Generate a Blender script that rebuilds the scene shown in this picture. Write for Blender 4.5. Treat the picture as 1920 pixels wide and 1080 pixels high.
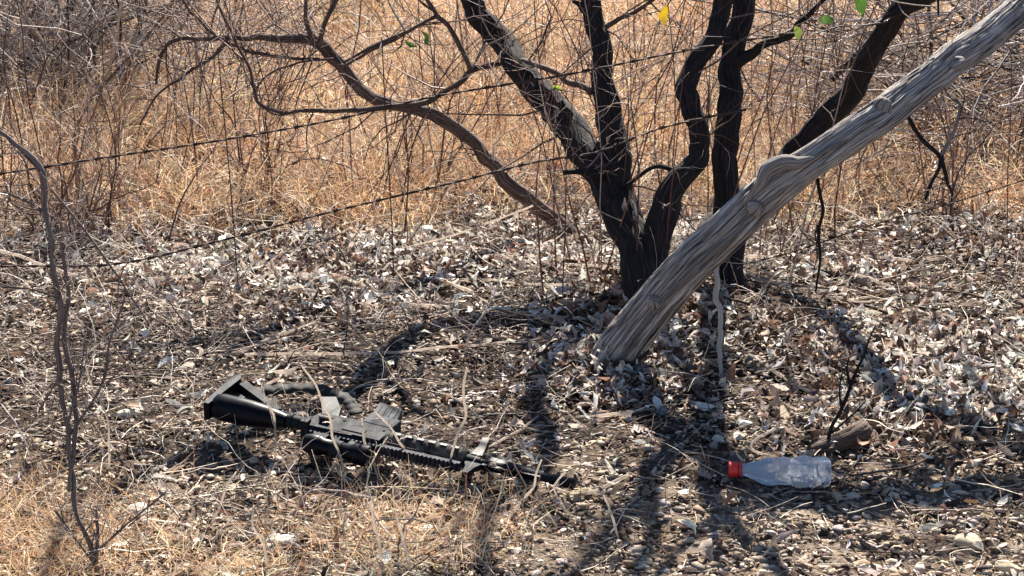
import bpy, bmesh, math, random
import numpy as np
from mathutils import Vector, Matrix
R = math.radians
rng = np.random.default_rng(7)
random.seed(7)
S = bpy.context.scene
for o in list(bpy.data.objects): bpy.data.objects.remove(o)
C = S.collection

# ------------------------------------------------------------------ camera, sky, sun
PITCH, F, CH = R(16.1), 3850.0, 1.6
cam = bpy.data.objects.new('camera', bpy.data.cameras.new('camera')); C.objects.link(cam)
cam.location = (0, 0, CH); cam.rotation_euler = (R(90)-PITCH, 0, 0)
cam.data.sensor_width = 36; cam.data.lens = 36*F/1920
cam.data.clip_start = 0.05; cam.data.clip_end = 2000
S.camera = cam
SUN_EL, SUN_AZ = R(42), R(9)          # azimuth from +Y, positive = towards +X
w = bpy.data.worlds.new('World'); S.world = w; w.use_nodes = True
nt = w.node_tree; nt.nodes.clear()
sky = nt.nodes.new('ShaderNodeTexSky'); sky.sky_type = 'NISHITA'; sky.sun_disc = False
sky.sun_elevation = SUN_EL; sky.sun_rotation = SUN_AZ; sky.altitude = 2000; sky.dust_density = .3; sky.ozone_density = 2.0
bg = nt.nodes.new('ShaderNodeBackground'); bg.inputs[1].default_value = 0.05
wo = nt.nodes.new('ShaderNodeOutputWorld')
nt.links.new(sky.outputs[0], bg.inputs[0]); nt.links.new(bg.outputs[0], wo.inputs[0])
sl = bpy.data.lights.new('sun', 'SUN'); sl.energy = 5.0; sl.angle = R(0.5); sl.color = (1, .935, .83)
so = bpy.data.objects.new('sun', sl); C.objects.link(so)
sd = Vector((math.sin(SUN_AZ)*math.cos(SUN_EL), math.cos(SUN_AZ)*math.cos(SUN_EL), math.sin(SUN_EL)))
so.rotation_euler = sd.to_track_quat('Z', 'Y').to_euler(); so.location = (0, 8, 10)
S.view_settings.view_transform = 'Standard'; S.view_settings.look = 'None'
S.view_settings.exposure = 1.9; S.view_settings.gamma = 1; S.view_settings.use_curve_mapping = False

# ------------------------------------------------------------------ noise, terrain, projection
def _hash(i, j, k, s):
    h = (i.astype(np.int64)*374761393 + j.astype(np.int64)*668265263 + k.astype(np.int64)*2147483647 + s*1274126177) & 0xffffffff
    h = ((h ^ (h >> 13))*1274126177) & 0xffffffff
    return ((h ^ (h >> 16)) & 0xffff)/65535.0
def vn(x, y, z=0.0, s=0):
    x, y, z = np.broadcast_arrays(np.asarray(x, float), np.asarray(y, float), np.asarray(z, float))
    i, j, k = np.floor(x), np.floor(y), np.floor(z)
    a, b, c = x-i, y-j, z-k
    a, b, c = a*a*(3-2*a), b*b*(3-2*b), c*c*(3-2*c)
    r = 0
    for di in (0, 1):
        for dj in (0, 1):
            for dk in (0, 1):
                r = r + _hash(i+di, j+dj, k+dk, s)*(a if di else 1-a)*(b if dj else 1-b)*(c if dk else 1-c)
    return r
def gz(x, y):
    x = np.asarray(x, float); y = np.asarray(y, float)
    g = 0.05*(vn(x*.9, y*.9, 0, 3)-.5) + 0.025*(vn(x*4, y*4, 0, 4)-.5)
    g = g + 0.06*np.exp(-((x-.35)**2+(y-5.4)**2)/.25)
    g = g + 0.05*np.clip(y-6.2, 0, 8)*.5
    return g
def ray(px, py):
    return np.array([(px-960)/F, math.cos(PITCH)-(py-540)/F*math.sin(PITCH), -math.sin(PITCH)-(py-540)/F*math.cos(PITCH)])
def P(px, py, Y):
    d = ray(px, py); t = Y/d[1]
    return np.array([d[0]*t, Y, CH+d[2]*t])
def G(px, py, z=0.0):
    d = ray(px, py); t = 4.5; q = 0
    for _ in range(14):
        q = float(gz(d[0]*t, d[1]*t))+z
        t = (q-CH)/d[2]
    return np.array([d[0]*t, d[1]*t, q])
def inview(p, m=60):
    v = p-np.array([0, 0, CH]); c, s_ = math.cos(PITCH), math.sin(PITCH)
    zf = v[..., 1]*c - v[..., 2]*s_; up = v[..., 1]*s_ + v[..., 2]*c
    px = 960+F*v[..., 0]/zf; py = 540-F*up/zf
    return (px > -m) & (px < 1920+m) & (py > -m) & (py < 1080+m), px, py

# ------------------------------------------------------------------ mesh helpers
def tag(o, label=None, cat=None, group=None, kind=None):
    if label: o['label'] = label
    if cat: o['category'] = cat
    if group: o['group'] = group
    if kind: o['kind'] = kind
    return o
def mesh(name, V, faces, mat, col=None, smooth=True, bark=None):
    me = bpy.data.meshes.new(name)
    if not isinstance(faces, list): faces = [faces]
    V = np.asarray(V, np.float32).reshape(-1, 3)
    me.vertices.add(len(V)); me.vertices.foreach_set('co', V.ravel())
    n = sum(f.size for f in faces); m = sum(len(f) for f in faces)
    me.loops.add(n); me.loops.foreach_set('vertex_index', np.concatenate([f.ravel() for f in faces]).astype(np.int32))
    tot = np.concatenate([np.full(len(f), f.shape[1]) for f in faces]); st = np.concatenate([[0], np.cumsum(tot)[:-1]])
    me.polygons.add(m); me.polygons.foreach_set('loop_start', st.astype(np.int32))
    me.update(calc_edges=True)
    if smooth: me.polygons.foreach_set('use_smooth', np.ones(m, bool))
    if col is not None:
        a = me.color_attributes.new('col', 'FLOAT_COLOR', 'POINT')
        c4 = np.ones((len(V), 4), np.float32); c4[:, :3] = col; a.data.foreach_set('color', c4.ravel())
    if bark is not None:
        a = me.attributes.new('bark', 'FLOAT_VECTOR', 'POINT'); a.data.foreach_set('vector', np.asarray(bark, np.float32).ravel())
    me.materials.append(mat); me.validate()
    return me
def link(name, me, parent=None):
    o = bpy.data.objects.new(name, me); C.objects.link(o)
    if parent is not None: o.parent = parent
    return o
def empty(name, loc=(0, 0, 0)):
    o = bpy.data.objects.new(name, None); o.location = loc; C.objects.link(o); return o
def rebase(V, loc): return np.asarray(V)-np.asarray(loc)
def tubes(Pp, Rr, K=3, col=None):
    """Pp [M,N,3], Rr [M,N] -> verts, quads, per-vertex colour"""
    Pp = np.asarray(Pp, float); Rr = np.asarray(Rr, float); M, N, _ = Pp.shape
    T = np.gradient(Pp, axis=1); T /= np.linalg.norm(T, axis=2, keepdims=True)+1e-9
    ref = np.array([.31, .83, .17])+rng.normal(0, .25, (M, 1, 3))
    n1 = np.cross(T, ref); n1 /= np.linalg.norm(n1, axis=2, keepdims=True)+1e-9
    n2 = np.cross(T, n1)
    a = np.arange(K)*2*math.pi/K
    V = Pp[:, :, None]+Rr[:, :, None, None]*(np.cos(a)[None, None, :, None]*n1[:, :, None]+np.sin(a)[None, None, :, None]*n2[:, :, None])
    i = np.arange(N-1)[:, None]; k = np.arange(K)[None, :]
    q = np.stack([i*K+k, i*K+(k+1) % K, (i+1)*K+(k+1) % K, (i+1)*K+k], -1).reshape(-1, 4)
    Fq = (q[None]+(np.arange(M)*N*K)[:, None, None]).reshape(-1, 4)
    cc = None if col is None else np.repeat(np.asarray(col, float), N*K, axis=0)
    return V.reshape(-1, 3), Fq, cc
def catmull(pts, step):
    pts = np.asarray(pts, float); D = pts.shape[1]
    Q = np.vstack([2*pts[0]-pts[1], pts, 2*pts[-1]-pts[-2]]); out = []
    for i in range(1, len(Q)-2):
        L = np.linalg.norm(Q[i+1, :3]-Q[i, :3]); n = max(2, int(L/step)); t = (np.arange(n)/n)[:, None]
        p0, p1, p2, p3 = Q[i-1], Q[i], Q[i+1], Q[i+2]
        out.append(.5*(2*p1+(p2-p0)*t+(2*p0-5*p1+4*p2-p3)*t**2+(3*p1-p0-3*p2+p3)*t**3))
    out.append(pts[-1:]); return np.vstack(out)
def frames(Pt):
    T = np.gradient(Pt, axis=0); T /= np.linalg.norm(T, axis=1, keepdims=True)+1e-12
    n = np.cross(T[0], [.2, 1, .1]); n /= np.linalg.norm(n); N1 = [n]
    for i in range(1, len(Pt)):
        n = n-T[i]*np.dot(n, T[i]); n /= np.linalg.norm(n); N1.append(n)
    N1 = np.array(N1); return T, N1, np.cross(T, N1)
def limb(pts, K=40, step=.008, amp=.08, freq=(9, 6), twist=0.0, lump=.12, seed=0, ridge=True, jit=.9):
    """one detailed limb from [x,y,z,r] rows: displaced bark geometry, capped"""
    Q = catmull(pts, step); Pt, rr = Q[:, :3].copy(), np.maximum(Q[:, 3], .0012)
    if jit:
        sq = np.concatenate([[0], np.cumsum(np.linalg.norm(np.diff(Pt, axis=0), axis=1))]); win = np.clip(sq*12, 0, 1)[:, None]
        for fq, am in ((11, 1.0), (30, .45)):
            Pt += win*np.stack([vn(sq*fq, seed+ax_*7.3, 0, seed+ax_) for ax_ in range(3)], 1)*am*jit*np.minimum(rr, .012)[:, None]*2-win*am*jit*np.minimum(rr, .012)[:, None]
    T, A, B = frames(Pt); s = np.concatenate([[0], np.cumsum(np.linalg.norm(np.diff(Pt, axis=0), axis=1))])
    th = np.arange(K)*2*math.pi/K
    SS, TH = np.meshgrid(s, th, indexing='ij'); tw = TH+twist*SS
    cx, cy = np.cos(tw), np.sin(tw)
    n = vn(cx*freq[0]*.35+9, cy*freq[0]*.35+9, SS*freq[1], seed); n2 = vn(cx*freq[0]+30, cy*freq[0]+30, SS*freq[1]*2.3, seed+5)
    d = (1-np.abs(2*n2-1)*2)*.6+(n-.5) if ridge else (n-.5)
    d = np.clip(d, -1, .45)
    l = vn(cx*1.1+5, cy*1.1+5, SS*7, seed+9)-.5
    rad = rr[:, None]*(1+amp*d*2+lump*l*2)
    V = Pt[:, None]+rad[..., None]*(np.cos(TH)[..., None]*A[:, None]+np.sin(TH)[..., None]*B[:, None])
    Nn = len(s); i = np.arange(Nn-1)[:, None]; k = np.arange(K)[None, :]
    q = np.stack([i*K+k, i*K+(k+1) % K, (i+1)*K+(k+1) % K, (i+1)*K+k], -1).reshape(-1, 4)
    V = V.reshape(-1, 3); bark = np.stack([cx*.06, cy*.06, SS], -1).reshape(-1, 3)
    V = np.vstack([V, Pt[:1], Pt[-1:]]); bark = np.vstack([bark, [[0, 0, 0]], [[0, 0, s[-1]]]])
    k = np.arange(K); c0, c1 = Nn*K, Nn*K+1
    caps = np.vstack([np.stack([np.full(K, c0), (k+1) % K, k], -1), np.stack([np.full(K, c1), (Nn-1)*K+k, (Nn-1)*K+(k+1) % K], -1)])
    return V, [q, caps], bark
def merge(items):
    """items: list of (V, Flist or F, bark)"""
    Vs, Fs, Bs, off = [], {}, [], 0
    for V, Fl, b in items:
        for f in (Fl if isinstance(Fl, list) else [Fl]): Fs.setdefault(f.shape[1], []).append(f+off)
        Vs.append(V); Bs.append(b if b is not None else V); off += len(V)
    return np.vstack(Vs), [np.vstack(f) for f in Fs.values()], np.vstack(Bs)

# ------------------------------------------------------------------ materials
def mat(name, build, rough=.8, spec=.3):
    m = bpy.data.materials.new(name); m.use_nodes = True; n = m.node_tree; b = n.nodes['Principled BSDF']
    b.inputs['Roughness'].default_value = rough; b.inputs['Specular IOR Level'].default_value = spec
    build(n, b); return m
def ramp(n, fac, stops):
    r = n.nodes.new('ShaderNodeValToRGB'); e = r.color_ramp.elements
    e[0].position, e[0].color = stops[0][0], (*stops[0][1], 1); e[1].position, e[1].color = stops[-1][0], (*stops[-1][1], 1)
    for p, c in stops[1:-1]:
        x = e.new(p); x.color = (*c, 1)
    n.links.new(fac, r.inputs[0]); return r.outputs[0]
def noise(n, scale, detail=6, vec=None, rough=.6):
    t = n.nodes.new('ShaderNodeTexNoise'); t.inputs['Scale'].default_value = scale; t.inputs['Detail'].default_value = detail; t.inputs['Roughness'].default_value = rough
    if vec is not None: n.links.new(vec, t.inputs['Vector'])
    return t.outputs[0]
def bump(n, b, h, s, dist=.01):
    u = n.nodes.new('ShaderNodeBump'); u.inputs['Strength'].default_value = s; u.inputs['Distance'].default_value = dist
    n.links.new(h, u.inputs['Height']); n.links.new(u.outputs[0], b.inputs['Normal'])
def objc(n):
    return n.nodes.new('ShaderNodeTexCoord').outputs['Object']
def mapped(n, v, sc):
    m = n.nodes.new('ShaderNodeMapping'); m.inputs['Scale'].default_value = sc; n.links.new(v, m.inputs['Vector']); return m.outputs[0]
def attr(n, a):
    x = n.nodes.new('ShaderNodeAttribute'); x.attribute_name = a; return x
def mixc(n, a, b_, f, mode='MIX'):
    m = n.nodes.new('ShaderNodeMix'); m.data_type = 'RGBA'; m.blend_type = mode
    if isinstance(f, float): m.inputs[0].default_value = f
    else: n.links.new(f, m.inputs[0])
    for i, v in ((6, a), (7, b_)):
        if isinstance(v, tuple): m.inputs[i].default_value = (*v, 1)
        else: n.links.new(v, m.inputs[i])
    return m.outputs[2]
def bark_mat(name, stops, sx=1.0, sz=.12, scale=160, strength=.8, rough=.85):
    def f(n, b):
        v = mapped(n, attr(n, 'bark').outputs['Vector'], (sx, sx, sz))
        t = noise(n, scale, 8, v, .65); t2 = noise(n, 14, 4, mapped(n, attr(n, 'bark').outputs['Vector'], (1, 1, .6)))
        c = ramp(n, t, stops); c = mixc(n, c, ramp(n, t2, [(.3, (.75, .72, .7)), (.7, (1.1, 1.08, 1.05))]), 1.0, 'MULTIPLY')
        n.links.new(c, b.inputs['Base Color']); bump(n, b, t, strength, .006)
    return mat(name, f, rough, .25)
M = {}
M['dark_bark'] = bark_mat('dark_bark', [(.34, (.004, .003, .004)), (.54, (.018, .014, .015)), (.74, (.075, .065, .064))])
M['brown_bark'] = bark_mat('brown_bark', [(.33, (.02, .012, .01)), (.52, (.11, .068, .056)), (.70, (.36, .28, .25))])
M['grey_wood'] = bark_mat('grey_wood', [(.34, (.012, .009, .009)), (.43, (.14, .12, .11)), (.55, (.38, .345, .33)), (.70, (.70, .66, .64))], sz=.05, scale=150, strength=1.0)
M['sapling_bark'] = bark_mat('sapling_bark', [(.3, (.03, .022, .022)), (.5, (.17, .135, .13)), (.7, (.5, .44, .42))])
M['log_wood'] = bark_mat('log_wood', [(.33, (.025, .016, .013)), (.55, (.12, .08, .062)), (.75, (.28, .21, .17))], sz=.08)
def f_attr(trans=0.0, bumpy=0.0, var=.35):
    def f(n, b):
        c = attr(n, 'col').outputs['Color']
        t = noise(n, 90, 5, objc(n))
        c = mixc(n, c, ramp(n, t, [(.3, (1-var,)*3), (.7, (1.12,)*3)]), 1.0, 'MULTIPLY')
        n.links.new(c, b.inputs['Base Color'])
        if bumpy: bump(n, b, t, bumpy, .004)
        if trans:
            tr = n.nodes.new('ShaderNodeBsdfTranslucent'); n.links.new(c, tr.inputs[0])
            mx = n.nodes.new('ShaderNodeMixShader'); mx.inputs[0].default_value = trans
            n.links.new(b.outputs[0], mx.inputs[1]); n.links.new(tr.outputs[0], mx.inputs[2])
            n.links.new(mx.outputs[0], n.nodes['Material Output'].inputs[0])
    return f
M['leaf'] = mat('dry_leaf', f_attr(.22, .5), .62, .35)
M['green'] = mat('green_leaf', f_attr(.4, .2, .2), .4, .5)
M['grass'] = mat('dry_grass', f_attr(.3, 0), .6, .3)
M['stone'] = mat('stone', f_attr(0, .7), .8, .3)
M['twig'] = mat('twig', f_attr(0, .6, .5), .75, .3)
def f_ground(n, b):
    v = objc(n)
    t = noise(n, 9, 8, v, .7); t2 = noise(n, 70, 6, v, .7); t3 = noise(n, 1.4, 3, v)
    c = ramp(n, t2, [(.38, (.008, .006, .005)), (.54, (.075, .052, .038)), (.70, (.33, .25, .18))])
    c = mixc(n, c, ramp(n, t, [(.35, (.55, .5, .48)), (.65, (1.15, 1.1, 1.05))]), 1.0, 'MULTIPLY')
    sx = n.nodes.new('ShaderNodeSeparateXYZ'); n.links.new(v, sx.inputs[0])
    mr = n.nodes.new('ShaderNodeMapRange'); mr.inputs[1].default_value = 5.9; mr.inputs[2].default_value = 6.8
    n.links.new(sx.outputs[1], mr.inputs[0])
    straw = ramp(n, t2, [(.3, (.10, .055, .032)), (.7, (.36, .23, .14))])
    c = mixc(n, c, straw, mr.outputs[0])
    m2 = n.nodes.new('ShaderNodeMapRange'); m2.inputs[1].default_value = 4.25; m2.inputs[2].default_value = 3.85
    n.links.new(sx.outputs[1], m2.inputs[0]); tn = noise(n, 5, 4, v)
    mm = n.nodes.new('ShaderNodeMath'); mm.operation = 'MULTIPLY'; n.links.new(m2.outputs[0], mm.inputs[0]); n.links.new(ramp(n, tn, [(.38, (0, 0, 0)), (.55, (1, 1, 1))]), mm.inputs[1])
    c = mixc(n, c, ramp(n, t2, [(.3, (.14, .10, .07)), (.7, (.42, .32, .23))]), mm.outputs[0])
    n.links.new(c, b.inputs['Base Color']); bump(n, b, t2, .9, .02)
M['ground'] = mat('soil', f_ground, .95, .15)
def plain(name, c, rough, metal=0, ns=40, var=.3, bs=.15, spec=.5):
    def f(n, b):
        v = objc(n); t = noise(n, ns, 6, v)
        cc = mixc(n, tuple(c), ramp(n, t, [(.35, (1-var,)*3), (.7, (1+var,)*3)]), 1.0, 'MULTIPLY')
        n.links.new(cc, b.inputs['Base Color']); b.inputs['Metallic'].default_value = metal
        r = n.nodes.new('ShaderNodeMapRange'); r.inputs[3].default_value = max(.05, rough-.12); r.inputs[4].default_value = rough+.15
        n.links.new(t, r.inputs[0]); n.links.new(r.outputs[0], b.inputs['Roughness'])
        bump(n, b, noise(n, ns*6, 3, v), bs, .001)
    return mat(name, f, rough, spec)
M['gun_poly'] = plain('black_polymer', (.0025, .003, .006), .4, spec=.10)
M['gun_metal'] = plain('gun_metal', (.007, .009, .014), .68, .0, spec=.16)
M['gun_grey'] = plain('dusty_grey_metal', (.018, .021, .03), .68, 0, spec=.15)
M['gun_tan'] = plain('worn_dusty_handguard', (.06, .056, .05), .7, 0, 60, .95, spec=.1)
M['webbing'] = plain('black_webbing', (.016, .014, .013), .85)
M['wire'] = plain('rusty_wire', (.055, .03, .024), .75, .3, 120, .6)
M['cap'] = plain('red_plastic', (.62, .02, .015), .35, 0, 30, .12)

# ------------------------------------------------------------------ ground
def axis(dense, far):
    return np.unique(np.concatenate([dense, far]))
xs = axis(np.arange(-2.4, 2.4, .014), np.concatenate([-np.geomspace(2.5, 400, 50), np.geomspace(2.5, 400, 50)]))
ys = axis(np.concatenate([np.arange(3.2, 7.0, .014), np.arange(7, 16, .12)]), np.concatenate([-np.geomspace(.5, 300, 25), [0, 1, 1.6, 2.1, 2.6, 2.9], np.geomspace(16.2, 700, 40)]))
X, Y = np.meshgrid(xs, ys, indexing='ij')
Z = gz(X, Y)+.02*(vn(X*18, Y*18, 0, 11)-.6)+.010*(vn(X*70, Y*70, 0, 12)-.5)
ny = len(ys); i = np.arange(len(xs)-1)[:, None]; j = np.arange(ny-1)[None, :]
q = np.stack([i*ny+j, (i+1)*ny+j, (i+1)*ny+j+1, i*ny+j+1], -1).reshape(-1, 4)
tag(link('ground', mesh('ground', np.stack([X, Y, Z], -1).reshape(-1, 3), q, M['ground'])), 'bare dry soil under the leaf litter', None, None, 'structure')

# ------------------------------------------------------------------ scatter helpers
def rot_batch(yaw, pitch, roll):
    cy, sy, cp, sp, cr, sr = np.cos(yaw), np.sin(yaw), np.cos(pitch), np.sin(pitch), np.cos(roll), np.sin(roll)
    Z0 = np.zeros_like(yaw); O = np.ones_like(yaw)
    Rz = np.stack([cy, -sy, Z0, sy, cy, Z0, Z0, Z0, O], -1).reshape(-1, 3, 3)
    Ry = np.stack([cp, Z0, -sp, Z0, O, Z0, sp, Z0, cp], -1).reshape(-1, 3, 3)
    Rx = np.stack([O, Z0, Z0, Z0, cr, -sr, Z0, sr, cr], -1).reshape(-1, 3, 3)
    return Rz @ Ry @ Rx
def leaves(M_, L, seed=0, nu=5, wr=(.3, .5)):
    """M_ curled leaves in local space [M,nu*3,3] + quads"""
    g = np.random.default_rng(seed)
    u = np.linspace(0, 1, nu)[None, :, None]; v = np.array([-1, 0, 1.])[None, None, :]
    W = (L*g.uniform(*wr, M_))[:, None, None]/2
    prof = np.sin(np.pi*np.clip(u, .02, .985)**.85)**.8
    k = g.normal(0, 1.5, M_)[:, None, None]; k = np.where(np.abs(k) < .3, .6, k)
    a = k*(u-.5); Ls = L[:, None, None]
    x = Ls*np.sin(a)/k; z = Ls*(1-np.cos(a))/k*1.0
    fold = g.uniform(-.2, 1.1, M_)[:, None, None]*np.sign(g.normal(0, 1, M_)+.7)[:, None, None]
    tw = g.normal(0, .7, M_)[:, None, None]*(u-.5)
    yy = v*W*prof*np.cos(fold); zz = np.abs(v)*W*prof*np.sin(fold)
    y2 = yy*np.cos(tw)-zz*np.sin(tw); z2 = yy*np.sin(tw)+zz*np.cos(tw)
    side = g.normal(0, .12, M_)[:, None, None]*Ls*(u-.5)**2*4
    V = np.stack(np.broadcast_arrays(x+0*v, y2+side, z+z2), -1).reshape(M_, nu*3, 3)
    V = V + g.normal(0, 1, V.shape)*(L*.025)[:, None, None]
    q = np.array([[i*3+j, (i+1)*3+j, (i+1)*3+j+1, i*3+j+1] for i in range(nu-1) for j in range(2)])
    return V, q
def place(V, q, pos, Rm):
    W = np.einsum('mij,mvj->mvi', Rm, V)+pos[:, None]
    n = V.shape[1]; return W.reshape(-1, 3), (q[None]+(np.arange(len(V))*n)[:, None, None]).reshape(-1, q.shape[1])
def palette(n, cols, wts, var=.18, seed=1):
    g = np.random.default_rng(seed); c = np.array(cols)[g.choice(len(cols), n, p=np.array(wts)/sum(wts))]
    return np.clip(c*g.uniform(1-var*1.6, 1+var, (n, 1))*g.uniform(.95, 1.05, (n, 3)), 0.004, .85)
def scatter(n, ylo, yhi, seed, power=1.0, m=120):
    """n points on the ground, uniform in area inside the widened view"""
    g = np.random.default_rng(seed); out = []
    while sum(len(o) for o in out) < n:
        y = ylo+(yhi-ylo)*g.random(n)**power; x = g.uniform(-1, 1, n)*(yhi*.25+.4)
        ok = np.abs(x) < y*.25+.35; x, y = x[ok], y[ok]
        out.append(np.stack([x, y, gz(x, y)], -1))
    return np.vstack(out)[:n]
LEAFC = [(.62, .51, .42), (.42, .31, .24), (.22, .125, .08), (.08, .048, .035), (.80, .74, .66), (.40, .24, .16), (.19, .15, .13)]

def litter_density(p):
    """pale leaf litter: heavy in a band behind and on the right, thin in front"""
    x, y = p[:, 0], p[:, 1]
    _, px, py = inview(p)
    d = np.clip((y-5.05)/.6, .0, 1)
    right = np.clip((px-1380)/250, 0, 1)*np.clip((890-py)/160, 0, 1)
    d = np.maximum(d, right); d = np.where(y > 6.0, np.clip(1-(y-6.0)/.6, 0.05, 1), d)
    clear = vn(x*2.2, y*3.2, 0, 77)
    d = d*np.clip((clear-.3)*3.2, .12, 1)
    return np.clip(d+.025, 0, 1)
# leaf litter mass
p = scatter(120000, 3.3, 7.2, 21); p = p[np.random.default_rng(5).random(len(p)) < litter_density(p)]
gb_ = np.random.default_rng(14)
for (fx, fy), nn_, sp in ((G(1145, 700)[:2], 2200, .10), (G(1228, 590)[:2], 2000, .13), (G(1060, 440)[:2], 1300, .13)):
    d_ = gb_.normal(0, sp, (nn_, 2)); q_ = np.stack([fx+d_[:, 0], fy+d_[:, 1], 0*d_[:, 0]], -1); q_[:, 2] = gz(q_[:, 0], q_[:, 1])+.05*np.exp(-(d_**2).sum(1)/(sp*sp))*gb_.random(nn_); p = np.vstack([p, q_])
g = np.random.default_rng(6); n = len(p)
L = .013+.045*g.random(n)**1.7
V, q = leaves(n, L, 11, 4); p2 = p.copy(); p2[:, 2] += g.uniform(.0, .03, n)
V, q = place(V, q, p2, rot_batch(g.uniform(0, 6.28, n), g.normal(0, .6, n), g.normal(0, .6, n)))
patch = np.clip((vn(p[:, 0]*3.1, p[:, 1]*4.5, 0, 91)-.3)*2.2, 0, 1)[:, None]     # drifts of brown leaves among the pale ones, darkened to suggest shaded gaps
ca = palette(n, LEAFC, [4, .8, .4, 1.2, 6, .4, .5]); cb = palette(n, LEAFC, [1.6, 1.5, 2.5, 5, 1.2, 1, 2], seed=2)
col = np.repeat(np.where(g.random((n, 1)) < patch*.9+.05, ca, cb), 12, axis=0)
tag(link('leaf_litter', mesh('leaf_litter', V, q, M['leaf'], col)), 'mat of pale curled dead leaves covering the ground round the tree', 'leaf litter', None, 'stuff')

# rock chips and crumbs of soil
t = (1+5**.5)/2
ICO = np.array([[-1, t, 0], [1, t, 0], [-1, -t, 0], [1, -t, 0], [0, -1, t], [0, 1, t], [0, -1, -t], [0, 1, -t], [t, 0, -1], [t, 0, 1], [-t, 0, -1], [-t, 0, 1]])/math.sqrt(1+t*t)
ICF = np.array([[0, 11, 5], [0, 5, 1], [0, 1, 7], [0, 7, 10], [0, 10, 11], [1, 5, 9], [5, 11, 4], [11, 10, 2], [10, 7, 6], [7, 1, 8], [3, 9, 4], [3, 4, 2], [3, 2, 6], [3, 6, 8], [3, 8, 9], [4, 9, 5], [2, 4, 11], [6, 2, 10], [8, 6, 7], [9, 8, 1]])
def stones(n, size, g, flat=(.25, .6)):
    V = ICO[None]*(1+g.normal(0, .2, (n, 12, 1)))
    sc = np.stack([size, size*g.uniform(.5, .9, n), size*g.uniform(*flat, n)*.7], -1)*.5
    return V*sc[:, None]
STC = [(.40, .31, .23), (.25, .18, .125), (.54, .44, .33), (.09, .06, .045), (.46, .39, .33), (.32, .22, .15)]
g = np.random.default_rng(31); n = 42000
p = scatter(n, 3.3, 5.9, 32, 1.2); size = np.clip(np.exp(g.normal(-4.55, .5, n)), .003, .027); p[:, 2] += size*.1
V, q = place(stones(n, size, g), ICF, p, rot_batch(g.uniform(0, 6.28, n), g.normal(0, .4, n), g.normal(0, .4, n)))
fr = np.clip((4.3-p[:, 1])/.4, 0, 1)*(g.random(n) < .8)
col = np.repeat(np.where(fr[:, None] > .5, palette(n, STC, [4, 2, 4, .7, 2, 2.5], seed=4), palette(n, STC, [2.2, 3, 1.2, 6, .9, 2.2], seed=3)), 12, axis=0)
tag(link('rock_chips', mesh('rock_chips', V, q, M['stone'], col, smooth=False)), 'thin flat rock chips and crumbs of dry soil strewn over the bare ground', 'gravel', None, 'stuff')

# leaf fragments over the bare ground
g = np.random.default_rng(41); n = 9500
p = scatter(n, 3.3, 5.6, 42, 1.2); L = g.uniform(.008, .024, n)
V, q = leaves(n, L, 43, 3, (.25, .6)); p[:, 2] += g.uniform(.0, .012, n)
V, q = place(V, q, p, rot_batch(g.uniform(0, 6.28, n), g.normal(0, .28, n), g.normal(0, .28, n)))
col = np.repeat(palette(n, LEAFC+[(.42, .33, .24), (.30, .22, .15)], [1.6, 1.5, 2.6, 5, 1.3, .6, 1.8, 3, 3], seed=8), 9, axis=0)
tag(link('leaf_fragments', mesh('leaf_fragments', V, q, M['leaf'], col)), 'broken bits of brown leaf scattered over the bare soil in front', 'leaf litter', None, 'stuff')

# lying straws and twiglets
def wander(p0, d0, L, N, wob, g, droop=0.0):
    M_ = len(p0); P_ = np.zeros((M_, N, 3)); P_[:, 0] = p0; d = d0/np.linalg.norm(d0, axis=1, keepdims=True)
    for k in range(1, N):
        d = d+g.normal(0, wob, (M_, 3)); d[:, 2] -= droop/N; d /= np.linalg.norm(d, axis=1, keepdims=True)
        P_[:, k] = P_[:, k-1]+d*(L/(N-1))[:, None]
    return P_
TWC = [(.62, .50, .40), (.26, .17, .12), (.08, .045, .035), (.74, .64, .52), (.035, .022, .02)]
g = np.random.default_rng(51); n = 5000
p = scatter(n, 3.3, 6.8, 52); p[:, 2] += g.uniform(.002, .025, n); a = g.normal(0, .9, n)
Lt = g.uniform(.03, .2, n); Pt = wander(p, np.stack([np.cos(a), np.sin(a), g.normal(0, .06, n)], -1), Lt, 5, .13, g)
Pt[:, :, 2] = np.maximum(Pt[:, :, 2], gz(Pt[:, :, 0], Pt[:, :, 1])+.004)
rr = g.uniform(.0006, .0018, n)[:, None]*np.linspace(1, .5, 5)
V, q, col = tubes(Pt, rr, 3, palette(n, TWC, [3, 3, 3, 2, 1.5], seed=9))
tag(link('fallen_straws', mesh('fallen_straws', V, q, M['twig'], col)), 'tangle of thin dry straws and twiglets lying over the litter', 'dry straw', None, 'stuff')

g = np.random.default_rng(55); n = 5200
p = scatter(n, 3.5, 6.9, 56); x, y = p[:, 0], p[:, 1]
near = np.exp(-((x-.3)/.45)**2-((y-5.3)/.5)**2); back = np.clip((y-5.2)/.8, 0, 1)*.7; lft = np.exp(-((x+.85)/.35)**2)*.6
k = g.random(n) < np.clip(near+back+lft+.06, 0, 1); p = p[k]; n = len(p); a = g.uniform(0, 6.28, n)
Lt = g.uniform(.05, .34, n); Pt = wander(p, np.stack([np.cos(a), np.sin(a), np.abs(g.normal(.35, .7, n))], -1), Lt, 8, .24, g, .9)
Pt[:, :, 2] = np.maximum(Pt[:, :, 2], gz(Pt[:, :, 0], Pt[:, :, 1])+.006)
rr = g.uniform(.0007, .0019, n)[:, None]*np.linspace(1, .45, 8)
V, q, col = tubes(Pt, rr, 3, palette(n, TWC+[(.7, .6, .5)], [3, 2, 2, 3, 1.5, 3], seed=57))
tag(link('fine_twigs', mesh('fine_twigs', V, q, M['twig'], col)), 'wiry tangle of hair thin pale and dark twigs standing and trailing over the ground', 'twigs', None, 'stuff')

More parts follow.
